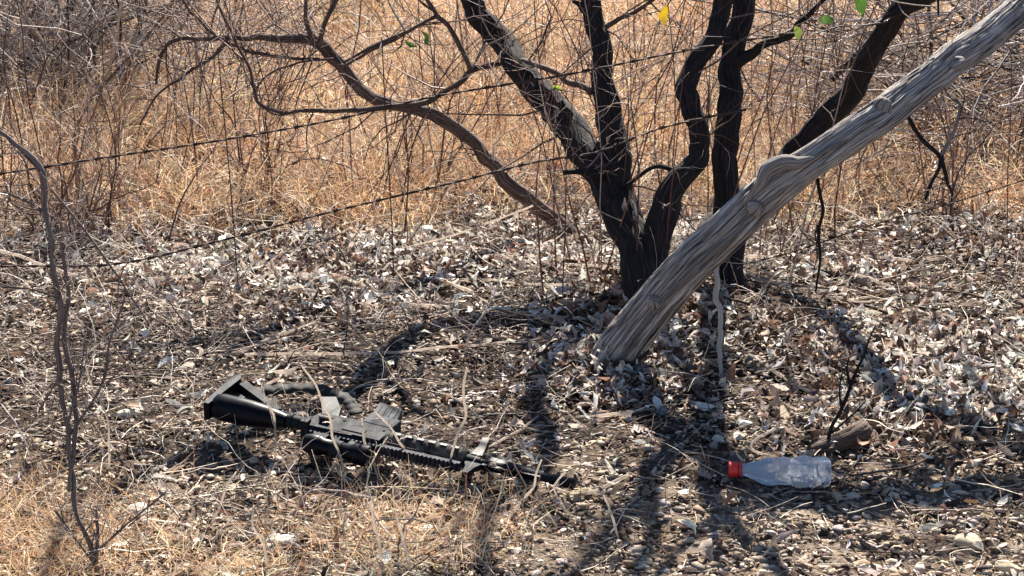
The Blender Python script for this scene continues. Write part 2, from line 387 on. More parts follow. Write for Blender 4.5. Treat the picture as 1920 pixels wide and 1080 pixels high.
# ------------------------------------------------------------------ grass
def grass(name, n, p, hgt, wid, seed, cols, wts, label, N=5, wob=.33, lean=.5):
    g = np.random.default_rng(seed); a = g.uniform(0, 6.28, n)
    d = np.stack([np.cos(a)*lean*g.uniform(.2, 1.5, n), np.sin(a)*lean*g.uniform(.2, 1.5, n), np.ones(n)], -1)
    Pb = wander(p, d, hgt, N, wob, g, .8)
    T = np.gradient(Pb, axis=1); sd_ = np.cross(T, g.normal(0, 1, (n, 1, 3))); sd_ /= np.linalg.norm(sd_, axis=2, keepdims=True)+1e-9
    wp = (wid/2)[:, None]*np.linspace(1, .2, N)[None]
    V = np.stack([Pb-sd_*wp[..., None], Pb+sd_*wp[..., None]], 2).reshape(-1, 3)
    q = np.array([[2*k, 2*k+1, 2*k+3, 2*k+2] for k in range(N-1)])
    q = (q[None]+(np.arange(n)*2*N)[:, None, None]).reshape(-1, 4)
    dr = (.72+.62*vn(p[:, 0]*2.4, p[:, 1]*1.8, 0, seed+5))[:, None]*np.array([[1, 1, 1]])*(1-np.array([[0, .05, .10]])*vn(p[:, 0]*1.1, p[:, 1]*1.3, 0, seed+6)[:, None])
    cc_ = np.clip(palette(n, cols, wts, seed=seed+1)*dr, .01, .86)
    col = np.repeat(cc_, 2*N, axis=0)
    return tag(link(name, mesh(name, V, q, M['grass'], col)), label, 'dry grass', None, 'stuff')
GRC = [(.74, .50, .30), (.82, .63, .42), (.56, .33, .18), (.84, .72, .55), (.27, .13, .075), (.70, .45, .30)]
g = np.random.default_rng(61); n = 120000
y = 5.95+(15.5-5.95)*g.random(n)**1.35; x = g.uniform(-1, 1, n)*(y*.25+.5); 
edge = 6.25+.5*(vn(x*1.3, 0*x, 0, 5)-.5)+.25*(vn(x*6, 0*x, 0, 6)-.5)
dens = np.clip((y-edge)/.35+.12, 0, 1)*np.clip(vn(x*2.5, y*1.6, 0, 8)*1.9-.15, .25, 1)
k = g.random(n) < dens; x, y = x[k], y[k]; n = len(x)
p = np.stack([x, y, gz(x, y)], -1)
h = g.uniform(.08, .36, n)*(.55+.8*vn(x*1.6, y*1.2, 0, 9))*np.clip((y-5.7)/.9, .35, 1)
grass('dry_grass', n, p, h, g.uniform(.0022, .006, n), 62, GRC, [3, 2.6, 2, 1.4, 1.3, 2], 'golden tan dry grass filling the slope behind the tree', 5, .42, .7)
g = np.random.default_rng(71); n = 30000; x = g.uniform(-1.35, 1.2, n); y = g.uniform(3.3, 4.35, n); p = np.stack([x, y, gz(x, y)], -1)
_, px, py = inview(p)
d = np.maximum(np.exp(-((px-40)/230)**2-((py-1030)/110)**2)*1.3, np.exp(-((px-760)/230)**2-((py-1010)/75)**2)*.85)
d = np.maximum(d, np.exp(-((px-420)/260)**2-((py-1090)/60)**2)*.7)
k = g.random(n) < np.clip(d-.08, .006, 1); p = p[k]; n = len(p)
grass('foreground_grass', n, p, g.uniform(.04, .13, n), g.uniform(.0012, .0032, n), 72, GRC, [3, 3, 1.6, 1.6, .8, 1], 'low orange tan dry grass in the foreground at left and centre', 5, .3, 1.0)

# ------------------------------------------------------------------ branching growth
def twigset(n_from, seeds, g, L, r, wob=.22, N=7, up=.3, K=4):
    pass
def side_twigs(Q, n, g, Lr, rr, spread=1.0, N=6, wob=.22, lo=.15, up=.2):
    """twigs leaving a polyline Q[N,4]; returns [n,N,3],[n,N]"""
    idx = (g.uniform(lo, 1, n)*(len(Q)-1)).astype(int); p0 = Q[idx, :3]
    T = np.gradient(Q[:, :3], axis=0)[idx]; T /= np.linalg.norm(T, axis=1, keepdims=True)+1e-9
    d = T*.6+g.normal(0, spread, (n, 3)); d[:, 2] += up
    Pt = wander(p0, d, g.uniform(*Lr, n), N, wob, g)
    r0 = np.minimum(g.uniform(*rr, n), Q[idx, 3]*.8)
    return Pt, r0[:, None]*np.linspace(1, .3, N)
def twigs_of(Q, n, g, Lr, rr, cols, wts, second=2, **kw):
    """side twigs plus their own twiglets as one tube soup"""
    Pt, rr0 = side_twigs(Q, n, g, Lr, rr, **kw); out = [(Pt, rr0)]
    if second:
        A, B = [], []
        for k in range(n):
            q = np.concatenate([Pt[k], rr0[k][:, None]], 1)
            a, b = side_twigs(q, second, g, (Lr[0]*.4, Lr[1]*.5), (rr[0]*.5, rr[1]*.6), N=Pt.shape[1]); A.append(a); B.append(b)
        out.append((np.vstack(A), np.vstack(B)))
    Vs, Fs, Cs, off = [], [], [], 0
    for a, b in out:
        V, q, c = tubes(a, b, 3, palette(len(a), cols, wts, seed=int(g.integers(1e6)))); Vs.append(V); Fs.append(q+off); Cs.append(c); off += len(V)
    return np.vstack(Vs), np.vstack(Fs), np.vstack(Cs)
def stroke(pts, ys, r_scale=.5):
    """pixel polyline rows (px,py,width_px); ys = (Y0,Y1) depth at start and end, or list -> rows x,y,z,r"""
    n = len(pts); Ys = np.interp(np.linspace(0, 1, n), np.linspace(0, 1, len(ys)), ys); out = []
    for (px, py, wd), yy in zip(pts, Ys):
        p = P(px, py, yy); dist = np.linalg.norm(p-[0, 0, CH]); out.append([*p, wd*dist/F*r_scale*.79])
    return np.array(out)
def limbs_obj(name, items, m, parent, loc, col=None):
    V, Fl, B = merge(items); return link(name, mesh(name, rebase(V, loc), Fl, m, bark=B), parent)

# ---- dark multi-stemmed tree
base = G(1225, 590); tree = empty('tree', base)
tag(tree, 'dark barked tree with five crooked stems rising from one base behind the leaning grey trunk', 'tree')
def ext(st, pts):          # continue a stroke above the frame with world offsets (dx,dy,dz,r)
    q = [list(r) for r in st]
    for dx, dy, dz, r in pts:
        l = q[-1]; q.append([l[0]+dx, l[1]+dy, l[2]+dz, r])
    return np.array(q)
stems = []
stems.append((ext(stroke([(1236, 655, 128), (1226, 590, 116), (1212, 530, 102), (1190, 465, 86), (1158, 395, 80), (1116, 310, 74), (1078, 245, 68), (1022, 182, 62), (972, 120, 60), (925, 60, 54), (880, -5, 52)], [5.08, 5.10, 5.13, 5.18, 5.27, 5.38, 5.49, 5.6, 5.7, 5.78, 5.82]),
    [(-.03, .02, .2, .032), (-.04, .0, .3, .026), (-.22, -.05, .22, .02), (-.2, .05, .3, .015), (-.1, .1, .3, .006)]), 3))
stems.append((ext(stroke([(1228, 590, 80), (1208, 500, 72), (1178, 400, 66), (1158, 320, 60), (1146, 240, 58), (1133, 160, 50), (1120, 80, 46), (1108, -10, 44)], (5.2, 5.55)),
    [(.0, .05, .22, .026), (.1, .0, .3, .023), (-.06, .08, .4, .018), (.05, 0, .35, .008)]), 13))
stems.append((ext(stroke([(1232, 610, 80), (1224, 500, 70), (1240, 400, 62), (1282, 322, 50), (1312, 262, 44), (1300, 210, 44), (1288, 168, 46), (1302, 120, 42), (1340, 60, 42), (1362, -10, 42)], (5.12, 5.45)),
    [(.06, 0, .2, .024), (.02, -.08, .3, .022), (.16, 0, .35, .016), (.02, .05, .35, .008)]), 23))
stems.append((ext(stroke([(1366, 570, 66), (1370, 500, 60), (1368, 420, 56), (1362, 320, 54), (1362, 220, 50), (1374, 130, 48), (1384, 50, 48), (1390, -10, 46)], (5.3, 5.55)),
    [(.02, .05, .25, .028), (-.1, .0, .35, .024), (.05, .1, .4, .016), (-.05, 0, .35, .008)]), 33))
stems.append((ext(stroke([(1262, 560, 56), (1300, 470, 48), (1370, 395, 44), (1455, 318, 44), (1530, 252, 50), (1585, 185, 52), (1622, 120, 50), (1655, 62, 48), (1710, 5, 44)], [5.15, 5.25, 5.45, 5.58, 5.6, 5.55, 5.48, 5.4, 5.3]),
    [(.14, 0, .12, .026), (.22, .05, .25, .022), (.1, .05, .35, .016), (.15, 0, .3, .007)]), 43))
TQ = []
for st, sd_ in stems:
    V, Fl, B = limb(st, 44, .009, .10, (8, 7), .5, .14, sd_)
    link('stem', mesh('stem', rebase(V, base), Fl, M['dark_bark'], bark=B), tree); TQ.append(catmull(st, .03))
def branch(pts, ys, parent, loc, m, seed, name='branch', K=12, extra=None):
    st = stroke(pts, ys)
    if extra: st = ext(st, extra)
    V, Fl, B = limb(st, K, .012, .06, (5, 9), 0, .22, seed, jit=1.6); link(name, mesh(name, rebase(V, loc), Fl, m, bark=B), parent)
    return catmull(st, .02)
for k, (q_i, fr) in enumerate(((0, .25), (0, .5), (1, .35), (2, .45), (3, .4), (4, .5))):
    Q_ = TQ[q_i]; i_ = int(fr*len(Q_)); gg = np.random.default_rng(70+k); T_ = Q_[i_+1, :3]-Q_[i_, :3]; T_ /= np.linalg.norm(T_); d = gg.normal(0, 1, 3)*[1, .6, .4]+[0, -.4, .3]; d -= T_*d.dot(T_); d /= np.linalg.norm(d); r_ = Q_[i_, 3]
    pts = np.array([[*(Q_[i_, :3]+d*r_*.4), r_*.75], [*(Q_[i_, :3]+d*r_*.95), r_*.5], [*(Q_[i_, :3]+d*r_*1.5+T_*.01), r_*.28], [*(Q_[i_, :3]+d*(r_*1.6+.02)+T_*.02), r_*.2]])
    V, Fl, B = limb(pts, 16, .004, .15, (7, 9), 0, .3, 75+k); link('stub', mesh('stub', rebase(V, base), Fl, M['dark_bark'], bark=B), tree)
BQ = []
BQ.append(branch([(1095, 262, 26), (1055, 215, 20), (1010, 182, 14)], (5.44, 5.6), tree, base, M['dark_bark'], 51))
BQ.append(branch([(1128, 332, 22), (1085, 318, 18), (1055, 322, 12)], (5.3, 5.2), tree, base, M['dark_bark'], 52, 'broken_stub'))
BQ.append(branch([(1112, 172, 16), (1060, 148, 14), (1000, 118, 13), (985, 108, 10)], (5.45, 5.65), tree, base, M['brown_bark'], 53))
BQ.append(branch([(962, 112, 12), (925, 122, 13), (885, 130, 14), (860, 155, 13), (800, 185, 13), (720, 202, 12), (640, 207, 10), (530, 213, 9)], (5.76, 5.5), tree, base, M['brown_bark'], 54))
BQ.append(branch([(530, 213, 9), (485, 188, 8), (470, 130, 7), (430, 60, 6), (400, -20, 5)], (5.5, 5.5), tree, base, M['brown_bark'], 55))
BQ.append(branch([(882, 130, 13), (862, 85, 12), (835, 45, 10), (800, 0, 9), (770, -60, 8)], (5.62, 5.6), tree, base, M['brown_bark'], 56))
BQ.append(branch([(818, 30, 9), (760, 60, 8), (700, 88, 8), (640, 118, 6)], (5.61, 5.5), tree, base, M['brown_bark'], 57))
BQ.append(branch([(1370, 130, 30), (1402, 105, 26), (1440, 80, 18), (1500, 40, 14), (1560, -20, 10)], (5.49, 5.4), tree, base, M['dark_bark'], 58))
BQ.append(branch([(1300, 330, 14), (1240, 315, 12), (1190, 335, 10), (1140, 380, 8)], (5.24, 5.3), tree, base, M['dark_bark'], 59))
BQ.append(branch([(1120, 60, 14), (1180, 30, 10), (1250, -10, 8)], (5.52, 5.5), tree, base, M['brown_bark'], 60))
# crown limbs out of frame, throwing the shadow net on the ground
g = np.random.default_rng(81)
for (st, sd_), nl in zip(stems, (5, 5, 5, 4, 5)):
    Q = catmull(st, .03); hi = np.where(Q[:, 2] > 1.0)[0]
    for k in range(nl):
        a = Q[g.choice(hi)]; r0 = min(.013, a[3]*.7); d = np.array([g.normal(0, .8), g.normal(0, .6), g.uniform(.1, .8)])
        pts = wander(a[None, :3], d[None], np.array([g.uniform(.5, 1.1)]), 6, .28, g)[0]
        l4 = np.concatenate([pts, np.linspace(r0, .003, 6)[:, None]], 1)
        V, Fl, B = limb(l4, 10, .03, .06, (5, 9), 0, .15, int(g.integers(999))); link('branch', mesh('branch', rebase(V, base), Fl, M['dark_bark'], bark=B), tree)
        BQ.append(catmull(l4, .03))
sets = [twigs_of(Q, max(4, int(len(Q)*.28)), g, (.12, .5), (.0012, .004), [(.07, .045, .04), (.16, .10, .085), (.28, .22, .2)], [3, 2, 1], 3, spread=.8) for Q in BQ+TQ[:]]
Vs, Fs, Cs, off = [], [], [], 0
for V, q, c in sets: Vs.append(V); Fs.append(q+off); Cs.append(c); off += len(V)
o = link('twigs', mesh('twigs', rebase(np.vstack(Vs), base), np.vstack(Fs), M['twig'], np.vstack(Cs)), tree); o['kind'] = 'stuff'

# ---- leaning grey trunk
lb = G(1140, 690); lean = empty('leaning_tree', lb)
tag(lean, 'thick weathered grey bare trunk leaning up to the right across the dark stems', 'tree')
st = ext(stroke([(1108, 735, 110), (1138, 695, 110), (1164, 655, 106), (1212, 590, 100), (1284, 508, 96), (1372, 425, 94), (1440, 362, 92), (1475, 335, 90), (1525, 300, 78), (1620, 238, 80), (1700, 182, 78), (1800, 105, 76), (1880, 42, 72), (1960, -25, 70)], [4.71, 4.70, 4.70, 4.67, 4.62, 4.59, 4.58, 4.575, 4.58, 4.62, 4.70, 4.80, 4.90, 5.0]),
    [(.2, .0, .16, .038), (.3, .05, .2, .033), (.3, .05, .3, .027), (.2, 0, .35, .015)])
V, Fl, B = limb(st*np.array([1, 1, 1, .94]), 160, .005, .12, (15, 4.2), .35, .05, 91, jit=.25)
link('trunk', mesh('trunk', rebase(V, lb), Fl, M['grey_wood'], bark=B), lean)
# bark knot and long torn bark ribs
for pts, yy in (([(1395, 385, 8), (1435, 330, 26), (1462, 305, 30), (1500, 300, 22), (1525, 296, 10)], 4.545),):
    s_ = stroke(pts, (yy, yy)); V, Fl, B = limb(s_, 16, .006, .2, (7, 12), 2, .3, 92); link('knot', mesh('knot', rebase(V, lb), Fl, M['grey_wood'], bark=B), lean)
g = np.random.default_rng(93); QL = catmull(st, .01)
for k in range(26):
    i0 = int(g.integers(5, len(QL)-70)); ln = int(g.integers(18, 60)); seg = QL[i0:i0+ln:6].copy()
    T, A, Bn = frames(seg[:, :3]); th = g.uniform(0, 6.28)+np.linspace(0, .4, len(seg))
    c = seg[:, :3]+(seg[:, 3:4]*g.uniform(.97, 1.03))*(np.cos(th)[:, None]*A+np.sin(th)[:, None]*Bn)
    rad = .0045*np.sin(np.linspace(.15, math.pi-.1, len(seg)))+.0008
    V, Fl, B = limb(np.concatenate([c, rad[:, None]], 1), 6, .012, .15, (4, 10), 0, .2, k); link('bark_strip', mesh('bark_strip', rebase(V, lb), Fl, M['grey_wood'], bark=B), lean)
for k, (a_, l_, r_) in enumerate(((-2.6, .14, .016), (-1.9, .12, .018), (-1.2, .1, .014), (2.7, .16, .014))):
    c = np.array([lb[0]+.03, lb[1], 0]); pts = []
    for t_ in (0, .3, .6, 1):
        x_, y_ = c[0]+math.cos(a_)*(.02+l_*t_), c[1]+math.sin(a_)*(.02+l_*t_); pts.append([x_, y_, float(gz(x_, y_))+.05*(1-t_)**2+r_*(.3-t_*.9), r_*(1-.6*t_)])
    V, Fl, B = limb(np.array(pts), 24, .008, .14, (9, 4), .5, .2, 300+k); link('root', mesh('root', rebase(V, lb), Fl, M['grey_wood'], bark=B), lean)
for k, (i_, th) in enumerate(((60, -1.2), (95, -2.0), (118, -.6), (30, -1.6))):
    T, A, Bn = frames(QL[:, :3]); i_ = min(i_, len(QL)-5); c = QL[i_, :3]; nd = np.array([math.cos(th), math.sin(th)*.9, .5]); nd = nd-T[i_]*nd.dot(T[i_]); nd /= np.linalg.norm(nd); rr_ = QL[i_, 3]
    pts = np.array([[*(c+nd*rr_*.5), .022], [*(c+nd*rr_*.95), .018], [*(c+nd*rr_*1.1+T[i_]*.006), .013], [*(c+nd*rr_*1.22+T[i_]*.012), .006]]); V, Fl, B = limb(pts, 20, .004, .2, (8, 9), 0, .3, 310+k); link('knot', mesh('knot', rebase(V, lb), Fl, M['grey_wood'], bark=B), lean)
LB = []
LB.append(branch([(1533, 335, 9), (1538, 400, 8), (1528, 440, 8), (1535, 490, 6), (1528, 548, 5)], (4.58, 4.55), lean, lb, M['dark_bark'], 95))
LB.append(branch([(1700, 215, 9), (1725, 250, 10), (1765, 292, 9), (1745, 345, 7), (1735, 372, 6)], (4.70, 4.68), lean, lb, M['dark_bark'], 96))
LB.append(branch([(1765, 292, 12), (1772, 330, 10), (1782, 365, 6)], (4.69, 4.68), lean, lb, M['dark_bark'], 97))
LB.append(branch([(1765, 292, 10), (1790, 245, 8), (1802, 205, 7), (1790, 185, 5)], (4.69, 4.70), lean, lb, M['grey_wood'], 98))
sets = [twigs_of(Q, 6, g, (.05, .2), (.001, .003), [(.07, .045, .04), (.3, .22, .19)], [3, 1], 1, spread=.7) for Q in LB]
Vs, Fs, Cs, off = [], [], [], 0
for V, q, c in sets: Vs.append(V); Fs.append(q+off); Cs.append(c); off += len(V)
o = link('twigs', mesh('twigs', rebase(np.vstack(Vs), lb), np.vstack(Fs), M['twig'], np.vstack(Cs)), lean); o['kind'] = 'stuff'

# ---- arching brown limb to the left
ab = G(1050, 425); arch = empty('arching_tree', ab)
tag(arch, 'brown leafless tree limb arching low from behind the dark tree up to the left', 'tree')
AQ = []
for pts, yy, K in (([(1090, 455, 40), (1062, 430, 36), (1035, 405, 38), (1000, 378, 40), (960, 342, 36), (925, 305, 36), (870, 256, 34), (800, 214, 32), (730, 190, 32), (672, 158, 34), (625, 115, 38), (592, 82, 34), (540, 70, 26), (470, 72, 18), (400, 76, 14), (325, 78, 11), (300, 120, 9), (292, 160, 6)], (5.9, 5.7), 22),
    ([(590, 85, 18), (578, 50, 13), (580, 0, 10), (590, -60, 8)], (5.75, 5.75), 10), ([(595, 85, 16), (610, 40, 13), (640, -20, 11)], (5.75, 5.7), 10),
    ([(425, 76, 14), (400, 100, 10), (350, 135, 8), (300, 175, 6), (262, 235, 4)], (5.72, 5.65), 8), ([(420, 74, 12), (370, 45, 9), (340, 0, 7), (320, -50, 6)], (5.72, 5.8), 8),
    ([(600, 112, 9), (545, 110, 8), (480, 100, 9), (420, 82, 9)], (5.72, 5.72), 8), ([(640, 128, 8), (700, 92, 9), (770, 55, 8), (820, 30, 8)], (5.72, 5.6), 8),
    ([(625, 110, 7), (560, 118, 6), (500, 140, 5), (478, 180, 5), (500, 205, 5), (525, 215, 4)], (5.7, 5.5), 8)):
    s_ = stroke(pts, yy); s_[:, 3] *= .82; V, Fl, B = limb(s_, K, .01, .10, (6, 8), .5, .28, len(AQ)+120, jit=1.0 if not AQ else 1.8); link('branch' if AQ else 'trunk', mesh('branch', rebase(V, ab), Fl, M['brown_bark'], bark=B), arch); AQ.append(catmull(s_, .02))
sets = [twigs_of(Q, 12 if i else 70, g, (.08, .4), (.001, .003), [(.10, .06, .05), (.2, .13, .11), (.36, .28, .25)], [3, 2, 1], 2, spread=.8) for i, Q in enumerate(AQ)]
Vs, Fs, Cs, off = [], [], [], 0
for V, q, c in sets: Vs.append(V); Fs.append(q+off); Cs.append(c); off += len(V)
o = link('twigs', mesh('twigs', rebase(np.vstack(Vs), ab), np.vstack(Fs), M['twig'], np.vstack(Cs)), arch); o['kind'] = 'stuff'

# ---- simple shrub / sapling from pixel strokes
def plant(name, label, cat, strokes, Y, m, cols, wts, ntw=6, Lr=(.05, .25), rr=(.0008, .0025), group=None, seed=0, second=1, K=8, spread=.7, amp=.08, lump=.2, jit=1.8):
    g = np.random.default_rng(seed); s0 = stroke(strokes[0], (Y, Y)); b = s0[0, :3]
    root = empty(name, b); tag(root, label, cat, group); Qs = []
    for i, s in enumerate(strokes):
        s_ = stroke(s, (Y, Y)); s_[:, 1] += np.cumsum(g.normal(0, .006, len(s_))); V, Fl, B = limb(s_, K, .012, amp, (5, 10), 0, lump, seed+i, jit=jit)
        link('stem' if i == 0 else 'branch', mesh('stem', rebase(V, b), Fl, m, bark=B), root); Qs.append(catmull(s_, .02))
    if ntw:
        Vs, Fs, Cs, off = [], [], [], 0
        for Q in Qs:
            V, q, c = twigs_of(Q, ntw, g, Lr, rr, cols, wts, second, spread=spread); Vs.append(V); Fs.append(q+off); Cs.append(c); off += len(V)
        o = link('twigs', mesh('twigs', rebase(np.vstack(Vs), b), np.vstack(Fs), M['twig'], np.vstack(Cs)), root); o['kind'] = 'stuff'
    return root
BR = [(.11, .07, .06), (.22, .15, .13), (.42, .34, .3)]
ysap = float(G(185, 1075)[1])
plant('sapling', 'thin crooked grey sapling standing in the left foreground and bending over at its top', 'sapling',
    [[(185, 1085, 10), (176, 1040, 11), (152, 985, 9), (134, 930, 10), (126, 850, 10), (122, 760, 11), (118, 680, 12), (112, 600, 12), (108, 520, 12), (104, 440, 13), (96, 380, 14), (84, 330, 16), (62, 297, 14), (30, 272, 11), (0, 250, 9), (-60, 225, 7)],
     [(130, 920, 9), (138, 800, 9), (128, 700, 9), (118, 620, 9), (122, 500, 8), (106, 420, 7)],
     [(180, 1050, 9), (186, 990, 6), (184, 950, 4)], [(120, 690, 6), (90, 740, 4), (55, 800, 3)], [(100, 410, 6), (60, 385, 6), (15, 370, 6), (-30, 360, 4)], [(98, 350, 6), (150, 420, 5), (215, 500, 4), (285, 600, 4)],
     [(108, 560, 6), (60, 545, 4), (0, 540, 4)], [(130, 790, 6), (150, 700, 5), (165, 620, 4)], [(176, 1040, 6), (240, 990, 5), (310, 930, 4)], [(122, 830, 5), (190, 720, 5), (200, 650, 4), (230, 560, 4)], [(185, 1070, 6), (150, 1020, 5), (100, 960, 4)]],
    ysap, M['sapling_bark'], BR, [2, 2, 2], 16, (.03, .14), (.0008, .0022), seed=200, second=2, K=12, amp=.16, lump=.5, jit=1.8)
plant('thorny_sprout', 'small dark branching sprout standing behind the bottle beside the broken log', 'plant',
    [[(1548, 848, 8), (1560, 810, 9), (1580, 770, 9), (1600, 730, 8), (1615, 690, 7), (1630, 640, 5), (1640, 605, 3)], [(1580, 770, 7), (1575, 740, 5), (1580, 700, 3)], [(1598, 735, 7), (1590, 700, 5), (1595, 680, 3)], [(1560, 812, 6), (1600, 775, 5), (1622, 750, 3)]],
    float(G(1548, 848)[1]), M['dark_bark'], [(.05, .03, .025), (.1, .06, .05)], [1, 1], 5, (.02, .07), (.0008, .0018), seed=230)
m_ = M['log_wood']
# pale zig-zag dead stems in front of the rifle
ZZ = [([(845, 915, 7), (846, 865, 7), (858, 822, 7), (870, 790, 7), (866, 745, 7), (872, 700, 6)], 'pale crooked dead stem crossing the rifle where handguard meets barrel'),
      ([(517, 860, 6), (515, 815, 6), (508, 780, 6), (500, 755, 5), (492, 720, 4)], 'pale bare stem standing in front of the rifle butt end'),
      ([(652, 915, 6), (638, 862, 6), (621, 825, 6), (616, 785, 6), (600, 758, 6), (588, 725, 5), (560, 690, 4)], 'pale zigzag stem crossing the middle of the rifle receiver'),
      ([(715, 912, 6), (705, 880, 6), (692, 850, 6), (683, 820, 6), (676, 790, 4)], 'short pale zigzag stem in front of the rifle magazine'),
      ([(782, 915, 6), (776, 880, 6), (762, 850, 6), (748, 832, 6), (728, 805, 5), (700, 780, 4)], 'pale zigzag stem in front of the mottled handguard'),
      ([(940, 985, 6), (975, 945, 6), (998, 915, 6), (1005, 890, 5), (1018, 862, 4)], 'pale bent stem in front of the rifle barrel'),
      ([(560, 855, 5), (570, 825, 5), (573, 800, 5), (568, 775, 4)], 'small pale stem against the shadow under the receiver'),
      ([(720, 1080, 8), (712, 1030, 7), (700, 985, 7), (690, 945, 5)], 'stout pale dead stem in the grass at the bottom left of centre'),
      ([(770, 1085, 7), (762, 1040, 7), (748, 1000, 6), (742, 965, 4)], 'pale dead stem in the grass at the bottom centre'),
      ([(905, 1000, 6), (880, 1010, 6), (850, 1030, 7), (800, 1062, 7)], 'pale stem lying low towards the bottom centre grass'),
      ([(1075, 975, 5), (1050, 945, 5), (1040, 915, 5), (1060, 890, 4)], 'thin pale hooked stem just past the rifle muzzle'),
      ([(205, 880, 6), (203, 820, 6), (195, 770, 5), (175, 720, 5), (158, 665, 4)], 'thin pale zigzag stem just right of the grey sapling'),
      ([(395, 985, 6), (412, 950, 6), (420, 920, 5), (440, 890, 4)], 'pale bent twig standing below the rifle butt'),
      ([(500, 1075, 6), (490, 1025, 6), (470, 985, 5), (475, 950, 4)], 'pale upright dead stem near the bottom between sapling and grass'),
      ([(1160, 1010, 6), (1145, 960, 6), (1130, 925, 5)], 'short brown dead stem leaning below the tree shadow')]
PL = [(.62, .52, .46), (.45, .35, .3), (.3, .2, .16)]
M['pale_stem'] = bark_mat('pale_stem', [(.3, (.58, .48, .41)), (.45, (.82, .75, .68)), (.7, (.88, .83, .77))])
n_ = M['pale_stem'].node_tree; tr_ = n_.nodes.new('ShaderNodeBsdfTranslucent'); tr_.inputs[0].default_value = (.8, .72, .64, 1); mx_ = n_.nodes.new('ShaderNodeMixShader'); mx_.inputs[0].default_value = .6
n_.links.new(n_.nodes['Principled BSDF'].outputs[0], mx_.inputs[1]); n_.links.new(tr_.outputs[0], mx_.inputs[2]); n_.links.new(mx_.outputs[0], n_.nodes['Material Output'].inputs[0])
for i, (s, lab) in enumerate(ZZ):
    yy = float(G(s[0][0], s[0][1])[1])
    plant('dry_weed', lab, 'dry weed', [s], yy, M['pale_stem'], PL, [2, 2, 1], 4, (.02, .08), (.0006, .0016), seed=260+i, K=6, group='pale dead stems in the foreground')

g = np.random.default_rng(288)
for k in range(34):
    px, py = (g.uniform(-10, 420), g.uniform(470, 900)) if k < 16 else (g.uniform(300, 1150), g.uniform(450, 700)) if k < 26 else (g.uniform(250, 1000), g.uniform(930, 1070))
    b = G(px, py); N = 10; a = g.uniform(0, 6.28)
    pts = wander(b[None], np.array([[math.cos(a)*.8, math.sin(a)*.5, 1.0]]), np.array([g.uniform(.12, .38)]), N, .3, g, .6)[0]; rr0 = np.linspace(g.uniform(.0016, .003), .0008, N)
    V1, q1, c1 = tubes(pts[None], rr0[None], 6, palette(1, [(.66, .56, .48), (.4, .3, .24), (.14, .09, .07)], [3, 2, 2], seed=k+9))
    V2, q2, c2 = twigs_of(np.concatenate([pts, rr0[:, None]], 1), 6, g, (.04, .14), (.0006, .0014), [(.66, .56, .48), (.35, .26, .2)], [2, 1], 2, spread=.8)
    o = link('dry_weed', mesh('dry_weed', rebase(np.vstack([V1, V2]), b), np.vstack([q1, q2+len(V1)]), M['twig'], np.vstack([c1, c2]))); o.location = b
    wh = 'beside the grey sapling at the left' if k < 16 else 'in the litter between the fence and the tree' if k < 26 else 'in the foreground grass'
    tag(o, f'small bare twiggy weed {wh}', 'dry weed', f'bare twiggy weeds {wh}')
# ---- background saplings and shrubs
g = np.random.default_rng(301)
SAP = [(float(x), float(y)) for x, y in zip(g.uniform(-20, 1940, 105), g.uniform(200, 475, 105))]
for i, (px, py) in enumerate(SAP):
    b = G(px, py); H = g.uniform(.35, 1.1); N = 9; lean_ = g.normal(0, .14)
    pts = wander(b[None], np.array([[lean_, g.normal(0, .1), 1.0]]), np.array([H]), N, g.uniform(.05, .2), g)[0]
    r0 = g.uniform(.0014, .0036); rr0 = np.linspace(r0, r0*.45, N)
    V1, q1, c1 = tubes(pts[None], rr0[None], 5, palette(1, [(.11, .05, .038), (.17, .09, .07), (.07, .04, .035)], [2, 2, 1], seed=i))
    Q = np.concatenate([pts, rr0[:, None]], 1)
    V2, q2, c2 = twigs_of(Q, int(g.integers(3, 8)), g, (.08, .4), (.0008, .0022), [(.13, .07, .055), (.32, .21, .17), (.6, .48, .4)], [2, 2, 2], 2, spread=.6, up=.3, wob=.3)
    o = link('sapling', mesh('sapling', rebase(np.vstack([V1, V2]), b), np.vstack([q1, q2+len(V1)]), M['twig'], np.vstack([c1, c2]))); o.location = b
    side = 'left of the arching brown limb' if px < 600 else 'between the arching limb and the dark stems' if px < 1080 else 'behind the dark stems' if px < 1400 else 'behind or right of the leaning grey trunk'
    ht = 'knee high' if H < .7 else 'tall' if H > 1.0 else 'mid height'
    tag(o, f'{ht} thin reddish brown leafless sapling {side}', 'sapling', f'{ht} leafless saplings {side}')
g = np.random.default_rng(333)
for k in range(30):
    px, py = (g.uniform(1020, 1260), g.uniform(450, 590)) if k < 15 else (g.uniform(1290, 1520), g.uniform(430, 540))
    b = G(px, py); N = 10; H = g.uniform(.5, 1.1); lean_ = g.normal(-.05, .12) if k < 15 else g.uniform(.05, .6)
    pts = wander(b[None], np.array([[lean_, g.normal(0, .1), 1.0]]), np.array([H]), N, .07, g)[0]; rr0 = np.linspace(g.uniform(.0014, .0032), .0009, N)
    V1, q1, c1 = tubes(pts[None], rr0[None], 6, palette(1, [(.2, .07, .05), (.5, .38, .3), (.1, .05, .04)], [3, 2, 1], seed=k+60))
    V2, q2, c2 = twigs_of(np.concatenate([pts, rr0[:, None]], 1), 7, g, (.06, .3), (.0007, .0016), [(.2, .09, .07), (.45, .34, .28), (.66, .55, .47)], [2, 2, 1], 2, spread=.7, wob=.28)
    o = link('shoot', mesh('shoot', rebase(np.vstack([V1, V2]), b), np.vstack([q1, q2+len(V1)]), M['twig'], np.vstack([c1, c2]))); o.location = b
    wh = 'left of the foot of the dark stems' if k < 15 else 'slanting right behind the leaning grey trunk'
    tag(o, f'thin reddish leafless shoot rising {wh}', 'shoot', f'reddish shoots {wh}')
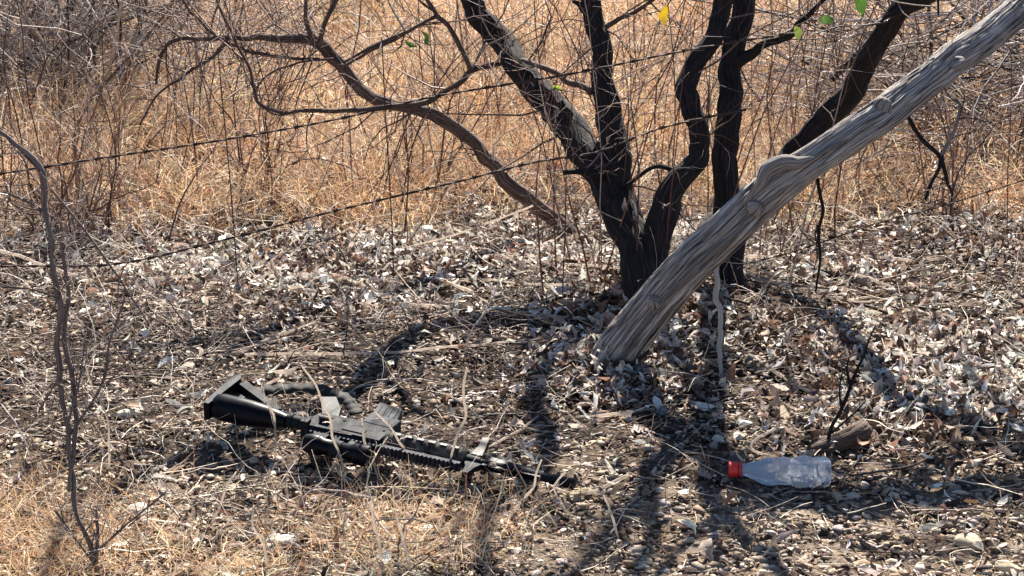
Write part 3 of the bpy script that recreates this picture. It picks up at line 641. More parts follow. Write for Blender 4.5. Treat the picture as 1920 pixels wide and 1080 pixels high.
def shrub(b, H, nst, spread, cols, wts, label, group, seed, thick=.006, ntw=8, second=3, cat='shrub', name='shrub'):
    g = np.random.default_rng(seed); root = empty(name, b); tag(root, label, cat, group); Vs, Fs, Cs, off = [], [], [], 0
    for k in range(nst):
        a = g.uniform(0, 6.28); d = np.array([[math.cos(a)*spread*g.uniform(.2, 1), math.sin(a)*spread*g.uniform(.2, 1), 1]])
        N = 8; pts = wander(b[None]+g.normal(0, .03, (1, 3))*[1, 1, 0], d, np.array([H*g.uniform(.7, 1.2)]), N, .2, g, .3)[0]
        rr0 = np.linspace(thick*g.uniform(.6, 1.2), .0015, N)
        V, q, c = tubes(pts[None], rr0[None], 6, palette(1, cols, wts, seed=seed*7+k)); link('stem', mesh('stem', rebase(V, b), q, M['twig'], c), root)
        Q = np.concatenate([pts, rr0[:, None]], 1); V, q, c = twigs_of(Q, ntw, g, (.12, H*.55), (.001, .003), cols, wts, second, spread=.8, up=.15, wob=.26)
        Vs.append(V); Fs.append(q+off); Cs.append(c); off += len(V)
    o = link('twigs', mesh('twigs', rebase(np.vstack(Vs), b), np.vstack(Fs), M['twig'], np.vstack(Cs)), root); o['kind'] = 'stuff'
    return root
GY = [(.12, .09, .08), (.32, .26, .23), (.56, .48, .44), (.04, .028, .025)]
RB = [(.16, .085, .06), (.32, .2, .15), (.07, .04, .03), (.55, .42, .34)]
ORD = ['first', 'second', 'third', 'fourth', 'fifth', 'sixth', 'seventh', 'eighth', 'ninth', 'tenth', 'eleventh', 'twelfth', 'thirteenth', 'fourteenth', 'fifteenth', 'sixteenth', 'seventeenth', 'eighteenth', 'nineteenth', 'twentieth']+['twenty-'+x for x in ('first', 'second', 'third', 'fourth', 'fifth', 'sixth', 'seventh', 'eighth', 'ninth')]
def many(n, xr, yr, Hr, lab, grp, cols, wts, seed, **kw):
    g = np.random.default_rng(seed)
    spots = sorted((g.uniform(*xr), g.uniform(*yr)) for _ in range(n))
    for k in range(n):
        lb_ = f'{ORD[k]} from the left of the {lab}'
        shrub(G(*spots[k]), g.uniform(*Hr), int(g.integers(4, 7)), g.uniform(.5, 1.0), cols, wts, lb_, grp, seed*31+k, **kw)
many(15, (-60, 230), (40, 250), (.7, 1.3), 'dense grey leafless shrubs at the upper left', 'tangled shrubs at the upper left', GY, [3, 3, 2, 3], 41, thick=.010, ntw=11, second=4)
many(8, (1680, 1990), (20, 190), (.6, 1.1), 'dense grey leafless shrubs behind the leaning trunk', 'tangled shrubs at the upper right', GY, [3, 3, 2.5, 3], 42, thick=.009, ntw=12, second=4)
many(8, (250, 900), (0, 150), (.6, 1.0), 'open grey brown shrubs in the upper left grass', 'open shrubs in the dry grass', GY, [2, 3, 3, 1], 43)
many(11, (250, 1600), (150, 380), (.4, .8), 'low reddish brown shrubs among the saplings', 'low reddish shrubs among the saplings', RB, [3, 3, 2, 1], 44, thick=.004, ntw=6, second=2)
many(6, (-40, 260), (330, 480), (.3, .6), 'low bare bushes at the left edge of the litter', 'low bushes at the left edge of the litter', RB, [3, 3, 1, 2], 45, thick=.004, ntw=6, second=2)
many(5, (1450, 1950), (300, 430), (.25, .5), 'low bare bushes under the leaning trunk', 'low bushes at the right grass edge', RB, [3, 3, 1, 2], 46, thick=.003, ntw=5, second=2)
# far trees whose trunks show at the top
for i, (pts, yy, lab) in enumerate(((([(140, 135, 50), (145, 80, 46), (160, 30, 44), (165, -40, 42), (150, -200, 36)]), 9.6, 'stout grey brown tree trunk standing in the brush at the upper left'),
        ([(-20, 150, 20), (40, 110, 20), (85, 60, 18), (130, 10, 16), (160, -60, 14)], 8.2, 'slanting dark limb reaching up to the right at the top left corner'),
        ([(1560, 150, 14), (1640, 60, 13), (1690, -20, 12)], 7.0, 'slim dark stem slanting behind the right dark stem at the top'))):
    plant('tree', lab, 'tree', [pts], yy, M['dark_bark'] if i else M['log_wood'], GY, [2, 2, 1, 1], 14, (.2, .7), (.001, .004), seed=400+i, second=3, K=16)
for k, (bx, by, sx_, sz_, nn_, lab) in enumerate(((110, 210, .42, .28, 620, 'pale fine brush tangled among the shrubs at the upper left'), (430, 190, .40, .22, 330, 'thin pale brush hanging in the grass below the arching limb'), (1450, 260, .5, .25, 300, 'thin pale brush tangled behind the crossing of dark stem and leaning trunk'))):
    g = np.random.default_rng(520+k); b = G(bx, by); p0 = b+np.stack([g.normal(0, sx_, nn_), g.normal(0, .35, nn_), np.abs(g.normal(.1, sz_, nn_))], -1); a = g.uniform(0, 6.28, nn_)
    Pt = wander(p0, np.stack([np.cos(a), np.sin(a)*.5, g.normal(.2, .7, nn_)], -1), g.uniform(.2, .8, nn_), 10, .24, g, .5)
    V, q, c = tubes(Pt, g.uniform(.0009, .0026, nn_)[:, None]*np.linspace(1, .4, 10), 3, palette(nn_, [(.62, .53, .47), (.36, .27, .23), (.12, .075, .06), (.05, .03, .028)], [3, 3, 2, 1.5 if k == 0 else .3], seed=521+k))
    o = link('brush', mesh('brush', rebase(V, b), q, M['twig'], c)); o.location = b; tag(o, lab, 'brush', None, 'stuff')
# dead brush heap, upper right
for k in range(2):
    g = np.random.default_rng(500+k); b = G(1790+90*k, 200+60*k); n = 260
    p0 = b+np.stack([g.normal(0, .38, n), g.normal(0, .35, n), np.abs(g.normal(0, .2, n))], -1); a = g.uniform(0, 6.28, n)
    Pt = wander(p0, np.stack([np.cos(a), np.sin(a)*.6, g.normal(0, .25, n)], -1), g.uniform(.25, .9, n), 7, .16, g)
    V, q, c = tubes(Pt, g.uniform(.0015, .006, n)[:, None]*np.linspace(1, .4, 7), 4, palette(n, GY, [2, 3, 3, 2], seed=501+k))
    o = link('brush_heap', mesh('brush_heap', rebase(V, b), q, M['twig'], c)); o.location = b
    tag(o, ['heap of dead grey sticks in the brush behind the leaning trunk', 'heap of dead grey sticks nearest the right edge of the picture'][k], 'brush', None, 'stuff')

# ------------------------------------------------------------------ barbed wire fence
fl = P(-150, 350, 5.15); fence = empty('barbed_wire_fence', (fl[0], fl[1], float(gz(fl[0], fl[1]))))
floc = np.array(fence.location)
tag(fence, 'rusty barbed wire fence with two sagging strands and thin wire stays crossing the left half', 'fence')
def wire(pts, ys, r=.0021):
    st = stroke(pts, ys); st[:, 3] = r; Q = catmull(st, .012); n = len(Q); s = np.arange(n)*.012
    T, A, B = frames(Q[:, :3]); Vs, Fs, off = [], [], 0
    for ph in (0, math.pi):
        th = s/.02*math.pi*.5+ph; c = Q[:, :3]+(np.cos(th)[:, None]*A+np.sin(th)[:, None]*B)*r*.8
        V, q, _ = tubes(c[None], np.full((1, n), r*.85), 5); Vs.append(V); Fs.append(q+off); off += len(V)
    w_ = link('wire_strand', mesh('wire_strand', rebase(np.vstack(Vs), floc), np.vstack(Fs), M['wire']), fence)
    for k in range(6, n-4, 10):
        Pb = []
        for m_ in range(2):
            th = np.linspace(0, 4*math.pi, 13)+m_*2; ax = np.linspace(-.004, .004, 13)+m_*.002
            loop = Q[k, :3]+T[k]*ax[:, None]+(np.cos(th)[:, None]*A[k]+np.sin(th)[:, None]*B[k])*r*2.2
            e0 = loop[0]+(loop[0]-Q[k, :3])*3.2+T[k]*.002; e1 = loop[-1]+(loop[-1]-Q[k, :3])*3.2
            e0 = loop[0]+(np.cos(th[0]+1.2)*A[k]+np.sin(th[0]+1.2)*B[k])*.011; e1 = loop[-1]-(np.cos(th[-1]+1.2)*A[k]+np.sin(th[-1]+1.2)*B[k])*.011
            Pb.append(np.vstack([e0, loop, e1]))
        V, q, _ = tubes(np.array(Pb), np.full((2, 15), .0013), 4); link('barb', mesh('barb', rebase(V, floc), q, M['wire']), w_)
wire([(-150, 348, 1), (0, 326, 1), (200, 295, 1), (420, 262, 1), (620, 226, 1), (730, 200, 1), (830, 178, 1), (960, 157, 1), (1090, 135, 1), (1300, 92, 1), (1500, 60, 1)], (5.0, 5.15))
wire([(-150, 520, 1), (0, 500, 1), (215, 495, 1), (410, 452, 1), (590, 405, 1), (680, 383, 1), (860, 340, 1), (1000, 305, 1), (1120, 285, 1), (1240, 240, 1), (1400, 205, 1)], (5.0, 5.2))
wire([(1380, 500, 1), (1500, 468, 1), (1640, 420, 1), (1760, 388, 1), (1920, 338, 1), (2050, 300, 1)], (5.3, 5.2), .0014)
for pts in ([(408, 90), (418, 200), (428, 300), (438, 420), (447, 545)], [(716, 70), (722, 200), (728, 300), (735, 420), (738, 520)]):
    st = stroke([(a, b, 1) for a, b in pts], (5.08, 5.08)); V, q, _ = tubes(st[None, :, :3], np.full((1, 5), .0016), 5)
    link('wire_stay', mesh('wire_stay', rebase(V, floc), q, M['wire']), fence)

# ------------------------------------------------------------------ rifle
bp = G(400, 757, .095); mp = G(1078, 908, .035)
ax = Vector(mp-bp).normalized(); LEN = float(np.linalg.norm(mp-bp)); KS = LEN/.92
dn = Vector((0, 1, 0)); dn = (dn-ax*dn.dot(ax)).normalized(); up = ax.cross(dn).normalized()
dn = (dn*math.cos(R(9))+up*math.sin(R(9))).normalized(); up = ax.cross(dn).normalized()
Mr = Matrix((ax, dn, up)).transposed().to_4x4(); Mr.translation = Vector(bp)
rifle = empty('rifle'); rifle.matrix_world = Mr @ Matrix.Diagonal((KS, KS*1.15, KS*1.15, 1))
tag(rifle, 'black assault rifle lying on its side in the dirt with the muzzle pointing right', 'rifle')
def bm_obj(name, bm, m, parent, bev=0, seg=2, smooth=True):
    if bev: bmesh.ops.bevel(bm, geom=[e for e in bm.edges if e.calc_face_angle(0) > .5], offset=bev, segments=seg, affect='EDGES', profile=.5)
    bmesh.ops.recalc_face_normals(bm, faces=bm.faces)
    me = bpy.data.meshes.new(name); bm.to_mesh(me); bm.free(); me.materials.append(m)
    for p_ in me.polygons: p_.use_smooth = smooth
    if smooth:
        try: me.set_sharp_from_angle(angle=R(38))
        except Exception: pass
    return link(name, me, parent)
def prism(bm, prof, z0, z1):
    a = [bm.verts.new((x, y, z0)) for x, y in prof]; b = [bm.verts.new((x, y, z1)) for x, y in prof]
    bm.faces.new(a); bm.faces.new(b[::-1]); n = len(prof)
    for k in range(n): bm.faces.new((a[k], b[k], b[(k+1) % n], a[(k+1) % n]))
def cyl(bm, rings, K=24, y0=0, z0=0):
    """rings: (x, r) along X"""
    vs = [[bm.verts.new((x, y0+r*math.cos(a*2*math.pi/K), z0+r*math.sin(a*2*math.pi/K))) for a in range(K)] for x, r in rings]
    for i in range(len(rings)-1):
        for k in range(K): bm.faces.new((vs[i][k], vs[i][(k+1) % K], vs[i+1][(k+1) % K], vs[i+1][k]))
    bm.faces.new(vs[0][::-1]); bm.faces.new(vs[-1])
def box(bm, x0, x1, y0, y1, z0, z1): prism(bm, [(x0, y0), (x1, y0), (x1, y1), (x0, y1)], z0, z1)
B_ = bmesh.new
bm = B_(); cyl(bm, [(.008, .020), (.014, .026), (.03, .0285), (.10, .0275), (.15, .0235), (.185, .018), (.20, .0145)], 32, -.006); stock = bm_obj('stock', bm, M['gun_poly'], rifle)
bm = B_(); prism(bm, [(-.004, -.034), (.010, -.034), (.016, .095), (.004, .112), (-.008, .098)], -.019, .019); bm_obj('butt_plate', bm, M['gun_poly'], stock, .006, 4)
bm = B_(); prism(bm, [(.014, .085), (.03, .10), (.17, .022), (.155, .012)], -.011, .011); bm_obj('stock_strut', bm, M['gun_metal'], stock, .003)
bm = B_(); cyl(bm, [(.17, .0135), (.205, .0135), (.206, .0165), (.214, .0165), (.215, .0135), (.245, .0135), (.246, .018), (.262, .018)]); bm_obj('buffer_tube', bm, M['gun_metal'], rifle)
bm = B_(); prism(bm, [(.26, -.026), (.45, -.026), (.452, .008), (.26, .008)], -.0165, .0165); rec = bm_obj('upper_receiver', bm, M['gun_metal'], rifle, .004)
bm = B_(); box(bm, .35, .405, -.016, -.001, .0166, .0185); bm_obj('ejection_port_cover', bm, M['gun_grey'], rec, .001)
bm = B_(); cyl(bm, [(.285, .007), (.31, .008)], 14, .0, .02); bm_obj('forward_assist', bm, M['gun_metal'], rec)
bm = B_(); box(bm, .25, .268, -.03, -.012, -.024, .024); bm_obj('charging_handle', bm, M['gun_metal'], rec, .002)
bm = B_(); box(bm, .265, .655, -.0345, -.0262, -.0095, .0095)
for k in range(36): box(bm, .268+k*.0107, .2735+k*.0107, -.0395, -.0343, -.0105, .0105)
bm_obj('top_rail', bm, M['gun_grey'], rifle, 0, smooth=False)
bm = B_(); prism(bm, [(.258, .0082), (.452, .0082), (.452, .032), (.40, .036), (.30, .034), (.265, .03)], -.0155, .0155); low = bm_obj('lower_receiver', bm, M['gun_metal'], rifle, .003)
for x, y in ((.275, .016), (.44, .017), (.305, .022), (.335, .022)):
    bm = B_(); cyl(bm, [(0, .0035), (.0022, .003)], 12); o = bm_obj('pin', bm, M['gun_grey'], low); o.rotation_euler = (0, R(-90), 0); o.location = (x, y, .0152)
bm = B_(); prism(bm, [(.272, .032), (.312, .034), (.298, .07), (.262, .112), (.228, .098), (.25, .066)], -.0135, .0135); bm_obj('pistol_grip', bm, M['gun_poly'], rifle, .012, 5)
gb = np.array([[.312, .034, 0, .0022], [.316, .052, 0, .0022], [.335, .058, 0, .0022], [.362, .056, 0, .0022], [.372, .036, 0, .0022]])
V, Fl, B = limb(gb, 8, .004, 0, lump=0, jit=0); link('trigger_guard', mesh('trigger_guard', V, Fl, M['gun_metal'], bark=B), low)
V, Fl, B = limb(np.array([[.338, .033, 0, .003], [.343, .043, 0, .0025], [.339, .052, 0, .0018]]), 8, .003, 0, lump=0, jit=0); link('trigger', mesh('trigger', V, Fl, M['gun_metal'], bark=B), low)
bm = B_(); prism(bm, [(.375, .034), (.452, .032), (.456, .068), (.376, .074)], -.0165, .0165); bm_obj('magazine_well', bm, M['gun_grey'], low, .003)
bm = B_(); prism(bm, [(.378, .068), (.444, .064), (.440, .09), (.430, .122), (.368, .130), (.374, .098)], -.0125, .0125); mag = bm_obj('magazine', bm, M['gun_grey'], rifle, .004)
for k in range(4):
    bm = B_(); x = .386+k*.0145; prism(bm, [(x, .076), (x+.004, .076), (x-.004, .118), (x-.008, .118)], .0124, .0145); bm_obj('magazine_rib', bm, M['gun_grey'], mag, .0008, 1)
bm = B_(); rg = []
for k in range(17):
    x = .455+k*.0115; rg += [(x, .0222), (x+.0085, .0230), (x+.0092, .0218), (x+.0112, .0218)]
cyl(bm, [(.452, .018)]+rg+[(.655, .018)], 28, .002); hg = bm_obj('handguard', bm, M['gun_tan'], rifle)
for k in range(6):
    bm = B_(); box(bm, .475+k*.029, .492+k*.029, -.004, .004, .0215, .0245); bm_obj('handguard_pad', bm, M['gun_poly'], hg, .001)
bm = B_(); cyl(bm, [(.652, .0125), (.69, .0115), (.691, .0095), (.86, .0088), (.862, .0108), (.915, .0108), (.92, .009)], 20); bar = bm_obj('barrel', bm, M['gun_metal'], rifle)
for k in range(5):
    bm = B_(); box(bm, .87+k*.009, .875+k*.009, -.0114, .0114, -.003, .003); bm_obj('muzzle_slot', bm, M['gun_poly'], bar)
bm = B_(); prism(bm, [(.655, -.012), (.70, -.012), (.69, -.03), (.685, -.055), (.672, -.055), (.668, -.03)], -.006, .006); bm_obj('front_sight', bm, M['gun_metal'], rifle, .002)
bm = B_(); prism(bm, [(.29, -.038), (.33, -.038), (.326, -.06), (.30, -.06)], -.011, .011); bm_obj('rear_sight', bm, M['gun_metal'], rifle, .003)
bm = B_(); prism(bm, [(.66, .014), (.688, .014), (.680, .05), (.672, .085), (.655, .085), (.662, .05)], -.009, .009); bm_obj('foregrip', bm, M['gun_poly'], rifle, .006, 3)
bm = B_(); prism(bm, [(.70, -.014), (.84, -.011), (.84, .012), (.70, .024)], -.006, .006); bm_obj('bayonet_bar', bm, M['gun_poly'], rifle, .002)
bm = B_(); cyl(bm, [(.285, .017), (.30, .0205), (.325, .0205), (.335, .0165), (.40, .0165), (.41, .021), (.448, .022), (.45, .018)], 28, -.068); opt = bm_obj('added_optic', bm, M['gun_poly'], rifle)  # scope added to fill out the dark, partly shadowed mass beside the receiver
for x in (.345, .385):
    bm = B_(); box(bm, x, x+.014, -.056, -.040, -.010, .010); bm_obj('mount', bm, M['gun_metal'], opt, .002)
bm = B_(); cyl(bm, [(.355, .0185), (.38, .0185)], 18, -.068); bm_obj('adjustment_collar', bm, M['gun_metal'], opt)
# sling: ribbed flat strap lying behind the rifle
def strap(pts, wd=.03, thick=.004, ribs=34):
    w3 = np.array([G(a, b, z) for a, b, z in pts]); Q = catmull(np.concatenate([w3, np.zeros((len(w3), 1))], 1), .006)[:, :3]
    T, _, _ = frames(Q); up_ = np.array([0, -.45, .9]); sd_ = np.cross(T, up_); sd_ /= np.linalg.norm(sd_, axis=1, keepdims=True); nn = np.cross(sd_, T)
    rib = .003*np.sin(np.arange(len(Q))*1.25)[:, None]
    v = np.stack([Q+sd_*wd/2+nn*(rib+thick/2), Q-sd_*wd/2+nn*(rib+thick/2), Q-sd_*wd/2+nn*(rib-thick/2), Q+sd_*wd/2+nn*(rib-thick/2)], 1).reshape(-1, 3)
    n = len(Q); q = np.array([[i*4+k, i*4+(k+1) % 4, i*4+4+(k+1) % 4, i*4+4+k] for i in range(n-1) for k in range(4)])
    inv = np.array(rifle.matrix_world.inverted()); v = v @ inv[:3, :3].T+inv[:3, 3]
    return link('sling', mesh('sling', v, q, M['webbing'], smooth=False), rifle)
strap([(440, 752, .06), (470, 738, .05), (510, 731, .045), (560, 728, .04), (610, 733, .035), (650, 750, .03), (668, 775, .03)])
strap([(872, 868, .05), (890, 850, .03), (930, 862, .02), (970, 880, .015), (1000, 905, .015)], .026)

# ------------------------------------------------------------------ bottle
def f_bottle(n, b):
    b.inputs['Base Color'].default_value = (.80, .88, .95, 1); b.inputs['Roughness'].default_value = .08
    b.inputs['Transmission Weight'].default_value = .9; b.inputs['IOR'].default_value = 1.25
    t = noise(n, 30, 4, objc(n)); bump(n, b, t, .5, .004)
    d = n.nodes.new('ShaderNodeBsdfDiffuse'); d.inputs[0].default_value = (.62, .70, .80, 1)
    tr = n.nodes.new('ShaderNodeBsdfTranslucent'); tr.inputs[0].default_value = (.7, .8, .92, 1)
    m1 = n.nodes.new('ShaderNodeMixShader'); m1.inputs[0].default_value = .6; n.links.new(d.outputs[0], m1.inputs[1]); n.links.new(tr.outputs[0], m1.inputs[2])
    m2 = n.nodes.new('ShaderNodeMixShader'); m2.inputs[0].default_value = .4
    n.links.new(b.outputs[0], m2.inputs[1]); n.links.new(m1.outputs[0], m2.inputs[2]); n.links.new(m2.outputs[0], n.nodes['Material Output'].inputs[0])
M['pet'] = mat('clear_plastic', f_bottle, .16)
c0 = G(1366, 880, .030); c1 = G(1560, 884, .031); axb = Vector(c1-c0); BL = axb.length; axb.normalize()
bottle = empty('plastic_bottle'); upb = Vector((0, 0, 1)); upb = (upb-axb*upb.dot(axb)).normalized(); sb = upb.cross(axb)
mb = Matrix((axb, sb, upb)).transposed().to_4x4(); mb.translation = Vector(c0); bottle.matrix_world = mb
tag(bottle, 'crushed clear plastic drink bottle with a red cap lying on its side', 'bottle')
prof = [(.0, .0), (.002, .0145), (.022, .0145), (.026, .0135), (.027, .0165), (.030, .0165), (.031, .0135), (.040, .0145), (.055, .021), (.070, .028), (.085, .0325), (.098, .0338), (.101, .0318), (.104, .0336), (.112, .0312), (.116, .0330), (.128, .0322), (.133, .0300), (.137, .0318), (.150, .0302), (.154, .0284), (.158, .0302), (.165, .0308), (.170, .0290), (.175, .0315), (.182, .0298), (.188, .0318), (.205, .0315), (.216, .028), (.222, .018), (.219, .0)]
prof = np.array(prof)*[BL/.222, 1]; K = 48
pr = prof[5:]; a = np.arange(K)*2*math.pi/K; X_ = np.repeat(pr[:, 0], K).reshape(-1, K); Rr = pr[:, 1][:, None]*np.ones(K)
dent = .010*(vn(X_*26, np.cos(a)*1.3+5, np.sin(a)*1.3+5, 17)-.5)*2; Rr = Rr+np.where(Rr > .02, dent, 0)
Rr = Rr*(1+.11*np.cos(a*5)*np.clip((X_-.185)/.02, 0, 1))
Yv, Zv = Rr*np.cos(a), Rr*np.sin(a)*.93
V = np.stack([X_, Yv, Zv], -1).reshape(-1, 3); n = len(pr); i = np.arange(n-1)[:, None]; k = np.arange(K)[None]
q = np.stack([i*K+k, i*K+(k+1) % K, (i+1)*K+(k+1) % K, (i+1)*K+k], -1).reshape(-1, 4)
bo = link('bottle_body', mesh('bottle_body', V, q, M['pet']), bottle)
md = bo.modifiers.new('sub', 'SUBSURF'); md.levels = md.render_levels = 1
bm = B_(); K = 60; rings = [(0, .010), (.0008, .0150), (.003, .0158), (.020, .0158), (.0205, .0150)]
vs = [[bm.verts.new((x, (r+(.0006 if (k % 2 and 0 < ii) else 0))*math.cos(k*2*math.pi/K), (r+(.0006 if (k % 2 and 0 < ii) else 0))*math.sin(k*2*math.pi/K))) for k in range(K)] for ii, (x, r) in enumerate(rings)]
for i in range(4):
    for k in range(K): bm.faces.new((vs[i][k], vs[i][(k+1) % K], vs[i+1][(k+1) % K], vs[i+1][k]))
bm.faces.new(vs[0][::-1]); bm.faces.new(vs[-1]); bm_obj('cap', bm, M['cap'], bottle)
bm = B_(); cyl(bm, [(.0225, .0150), (.0265, .0155), (.027, .0145)], 40); bm_obj('cap_ring', bm, M['cap'], bottle)

# ------------------------------------------------------------------ logs, sticks, single stones and leaves
def lying(name, label, cat, pts, m, group=None, K=14, amp=.1, seed=0, zoff=.5):
    rows = []
    for px, py, wd, z in pts:
        p = G(px, py); r = wd*np.linalg.norm(p-[0, 0, CH])/F*.42; p = G(px, py, z+r*zoff); rows.append([*p, r])
    rows = np.array(rows); b = rows[0, :3]; V, Fl, B = limb(rows, K, .008, amp, (6, 9), .5, .15, seed)
    o = link(name, mesh(name, rebase(V, b), Fl, m, bark=B)); o.location = b; return tag(o, label, cat, group)
lying('broken_log', 'short broken brown piece of log lying behind the bottle', 'log', [(1516, 846, 18, .008), (1545, 834, 30, .010), (1575, 822, 40, .012), (1600, 812, 42, .014), (1614, 806, 38, .015)], M['log_wood'], K=44, amp=.2, seed=601)
ST = [([(425, 665, 6, .0), (600, 664, 6, .01), (760, 658, 6, .012), (960, 640, 5, .01), (1040, 632, 4, .0)], 'long straight straw coloured stick lying left of the tree base', 'pale_stem'),
      ([(1345, 482, 12, .12), (1347, 560, 12, .08), (1349, 640, 11, .04), (1362, 740, 9, .0)], 'pale broken stick leaning down from the grey trunk to the ground', 'pale_stem'),
      ([(1405, 665, 7, .0), (1470, 705, 8, .01), (1560, 755, 8, .015), (1640, 800, 7, .01), (1720, 835, 5, .0)], 'long pale stick running towards the broken log from upper left', 'pale_stem'),
      ([(1080, 782, 6, .0), (1150, 775, 7, .01), (1225, 765, 6, .01)], 'pale straight stick lying in front of the leaning trunk', 'pale_stem'),
      ([(1098, 680, 6, .01), (1150, 720, 6, .015), (1215, 765, 5, .0)], 'thin pale stick slanting down from the trunk base', 'pale_stem'),
      ([(1070, 720, 8, .0), (1095, 745, 8, .008), (1118, 770, 7, .0)], 'short thick pale stick below the trunk base', 'pale_stem'),
      ([(1010, 905, 9, .0), (1090, 925, 8, .005), (1180, 890, 8, .01)], 'pale forked stick beside the rifle muzzle', 'pale_stem'),
      ([(1130, 925, 12, .0), (1160, 975, 14, .005), (1185, 1025, 11, .0)], 'short thick brown stick below the vertical tree shadow', 'log_wood'),
      ([(1460, 860, 6, .0), (1410, 840, 6, .01), (1440, 810, 6, .02), (1490, 790, 5, .0)], 'bent pale twig lying just above the bottle', 'pale_stem'),
      ([(1640, 630, 7, .0), (1690, 650, 8, .01), (1730, 700, 7, .0)], 'pale stick lying across the litter to the right of the dark sprout', 'pale_stem'),
      ([(1540, 900, 6, .0), (1640, 885, 6, .008), (1720, 870, 5, .01), (1790, 815, 4, .0)], 'crooked grey twig lying to the right of the bottle', 'log_wood'),
      ([(1770, 640, 6, .0), (1850, 636, 6, .01), (1925, 640, 5, .0)], 'straight pale straw lying at the right edge', 'pale_stem'),
      ([(600, 600, 6, .0), (500, 640, 7, .01), (420, 670, 6, .0)], 'pale slanting stick in the litter at left of centre', 'pale_stem'),
      ([(930, 965, 7, .0), (860, 985, 7, .01), (760, 1020, 8, .01), (680, 1065, 8, .0)], 'long brown stick sloping down through the foreground grass', 'pale_stem'),
      ([(520, 690, 10, .0), (560, 688, 11, .0), (600, 694, 8, .0)], 'short reddish brown stick lying behind the rifle butt', 'brown_bark'),
      ([(700, 480, 3, .0), (850, 440, 4, .08), (1000, 385, 4, .16)], 'pale stick sloping up to the right towards the tree in the back litter', 'pale_stem'),
      ([(0, 470, 7, .05), (150, 520, 7, .02), (330, 560, 6, .0)], 'slim pale stick lying at the left in the back litter', 'pale_stem'),
      ([(1010, 780, 5, .0), (960, 815, 6, .01), (905, 845, 5, .0)], 'curved pale twig lying above the rifle barrel', 'pale_stem')]
for i, (pts, lab, m_) in enumerate(ST): lying('stick', lab, 'stick', pts, M[m_], 'sticks lying on the ground', 8, .08, 620+i)
# fallen branches stacked in the back litter
g = np.random.default_rng(640)
for k in range(26):
    px, py = g.uniform(60, 1880), g.uniform(455, 600); a = g.normal(.0, .5)+ (0.25 if px < 900 else -.25); Ln = g.uniform(90, 260)
    pts = [(px+Ln*t_*math.cos(a)+g.normal(0, 4), py-Ln*t_*math.sin(a)*.5+g.normal(0, 3), g.uniform(4, 8), .008+.02*t_) for t_ in (0, .33, .66, 1)]
    lying('fallen_branch', 'thin pale fallen branch lying in the back litter', 'branch', pts, M['pale_stem'] if g.random() < .6 else M['log_wood'], 'fallen branches in the back litter', 6, .08, 650+k)
def stone_mesh(name, seed, size, flat, colr, sub=3):
    bm = B_(); bmesh.ops.create_icosphere(bm, subdivisions=sub, radius=1); v = np.array([x.co[:] for x in bm.verts])
    g = np.random.default_rng(seed); r = 1+.35*(vn(v[:, 0]*1.2+5, v[:, 1]*1.2+5, v[:, 2]*1.2+5, seed)-.5)*2+.1*(vn(v[:, 0]*4+5, v[:, 1]*4+5, v[:, 2]*4+5, seed)-.5)
    v = v*r[:, None]*np.array([1, g.uniform(.6, .9), flat])*size/2; f = np.array([[x.index for x in fa.verts] for fa in bm.faces]); bm.free()
    return mesh(name, v, f, M['stone'], np.tile(np.array(colr), (len(v), 1)), smooth=True)
SS = [(866, 572, .055, 'smooth cream coloured stone in the litter left of the tree', (.62, .50, .36)), (1818, 1018, .06, 'large rounded tan stone near the bottom right corner', (.45, .37, .24)),
      (1888, 1064, .05, 'flat tan stone in the bottom right corner below the rounded one', (.46, .37, .25)), (240, 776, .05, 'pale cream stone left of the rifle butt', (.66, .58, .44)),
      (262, 958, .06, 'pale grey stone right of the sapling foot', (.6, .56, .52)), (535, 1015, .05, 'whitish stone in the foreground left of the grass', (.48, .43, .37)),
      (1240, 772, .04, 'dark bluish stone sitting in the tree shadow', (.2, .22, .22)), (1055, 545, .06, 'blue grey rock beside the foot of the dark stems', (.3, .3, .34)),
      (1385, 818, .035, 'small pale stone up and left of the bottle', (.5, .47, .38)), (1180, 690, .05, 'striped pale stone at the foot of the leaning trunk', (.5, .46, .42)),
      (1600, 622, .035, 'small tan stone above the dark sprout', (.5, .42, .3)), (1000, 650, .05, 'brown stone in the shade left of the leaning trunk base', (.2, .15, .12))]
for i, (px, py, sz, lab, c) in enumerate(SS):
    b = G(px, py, sz*.12); o = link('stone', stone_mesh('stone', 700+i, sz, .45, c)); o.location = b; o.rotation_euler = (0, 0, i*1.3); tag(o, lab, 'stone')
g = np.random.default_rng(720); sm = []
for k in range(24): sm.append(stone_mesh('rock_chip', 730+k, 1.0, g.uniform(.2, .45), palette(1, STC, [3, 2, 3, 1, 2, 2], seed=740+k)[0]*1.15, 1))
for k in range(280):
    px, py = g.uniform(0, 1920), g.uniform(600, 1075)
    if k < 150: px, py = g.uniform(1180, 1920), g.uniform(930, 1075)
    sz = g.uniform(.018, .038); o = link('rock_chip', sm[k % 24]); o.location = G(px, py, sz*.1); o.scale = (sz,)*3; o.rotation_euler = (g.normal(0, .2), g.normal(0, .2), g.uniform(0, 6.28))
    tag(o, 'flat tan rock chip lying on the bare ground', 'rock chip', 'flat rock chips on the bare ground')
lm = []
for k in range(40):
    V, q = leaves(1, np.array([1.0]), 800+k, 9, (.34, .55)); c = palette(1, LEAFC, [3, 2, 1.6, .8, 3, 1.2, 1], seed=840+k)
    lm.append(mesh('dead_leaf', V[0], q, M['leaf'], np.tile(c, (27, 1))))
g = np.random.default_rng(880); cnt = 0
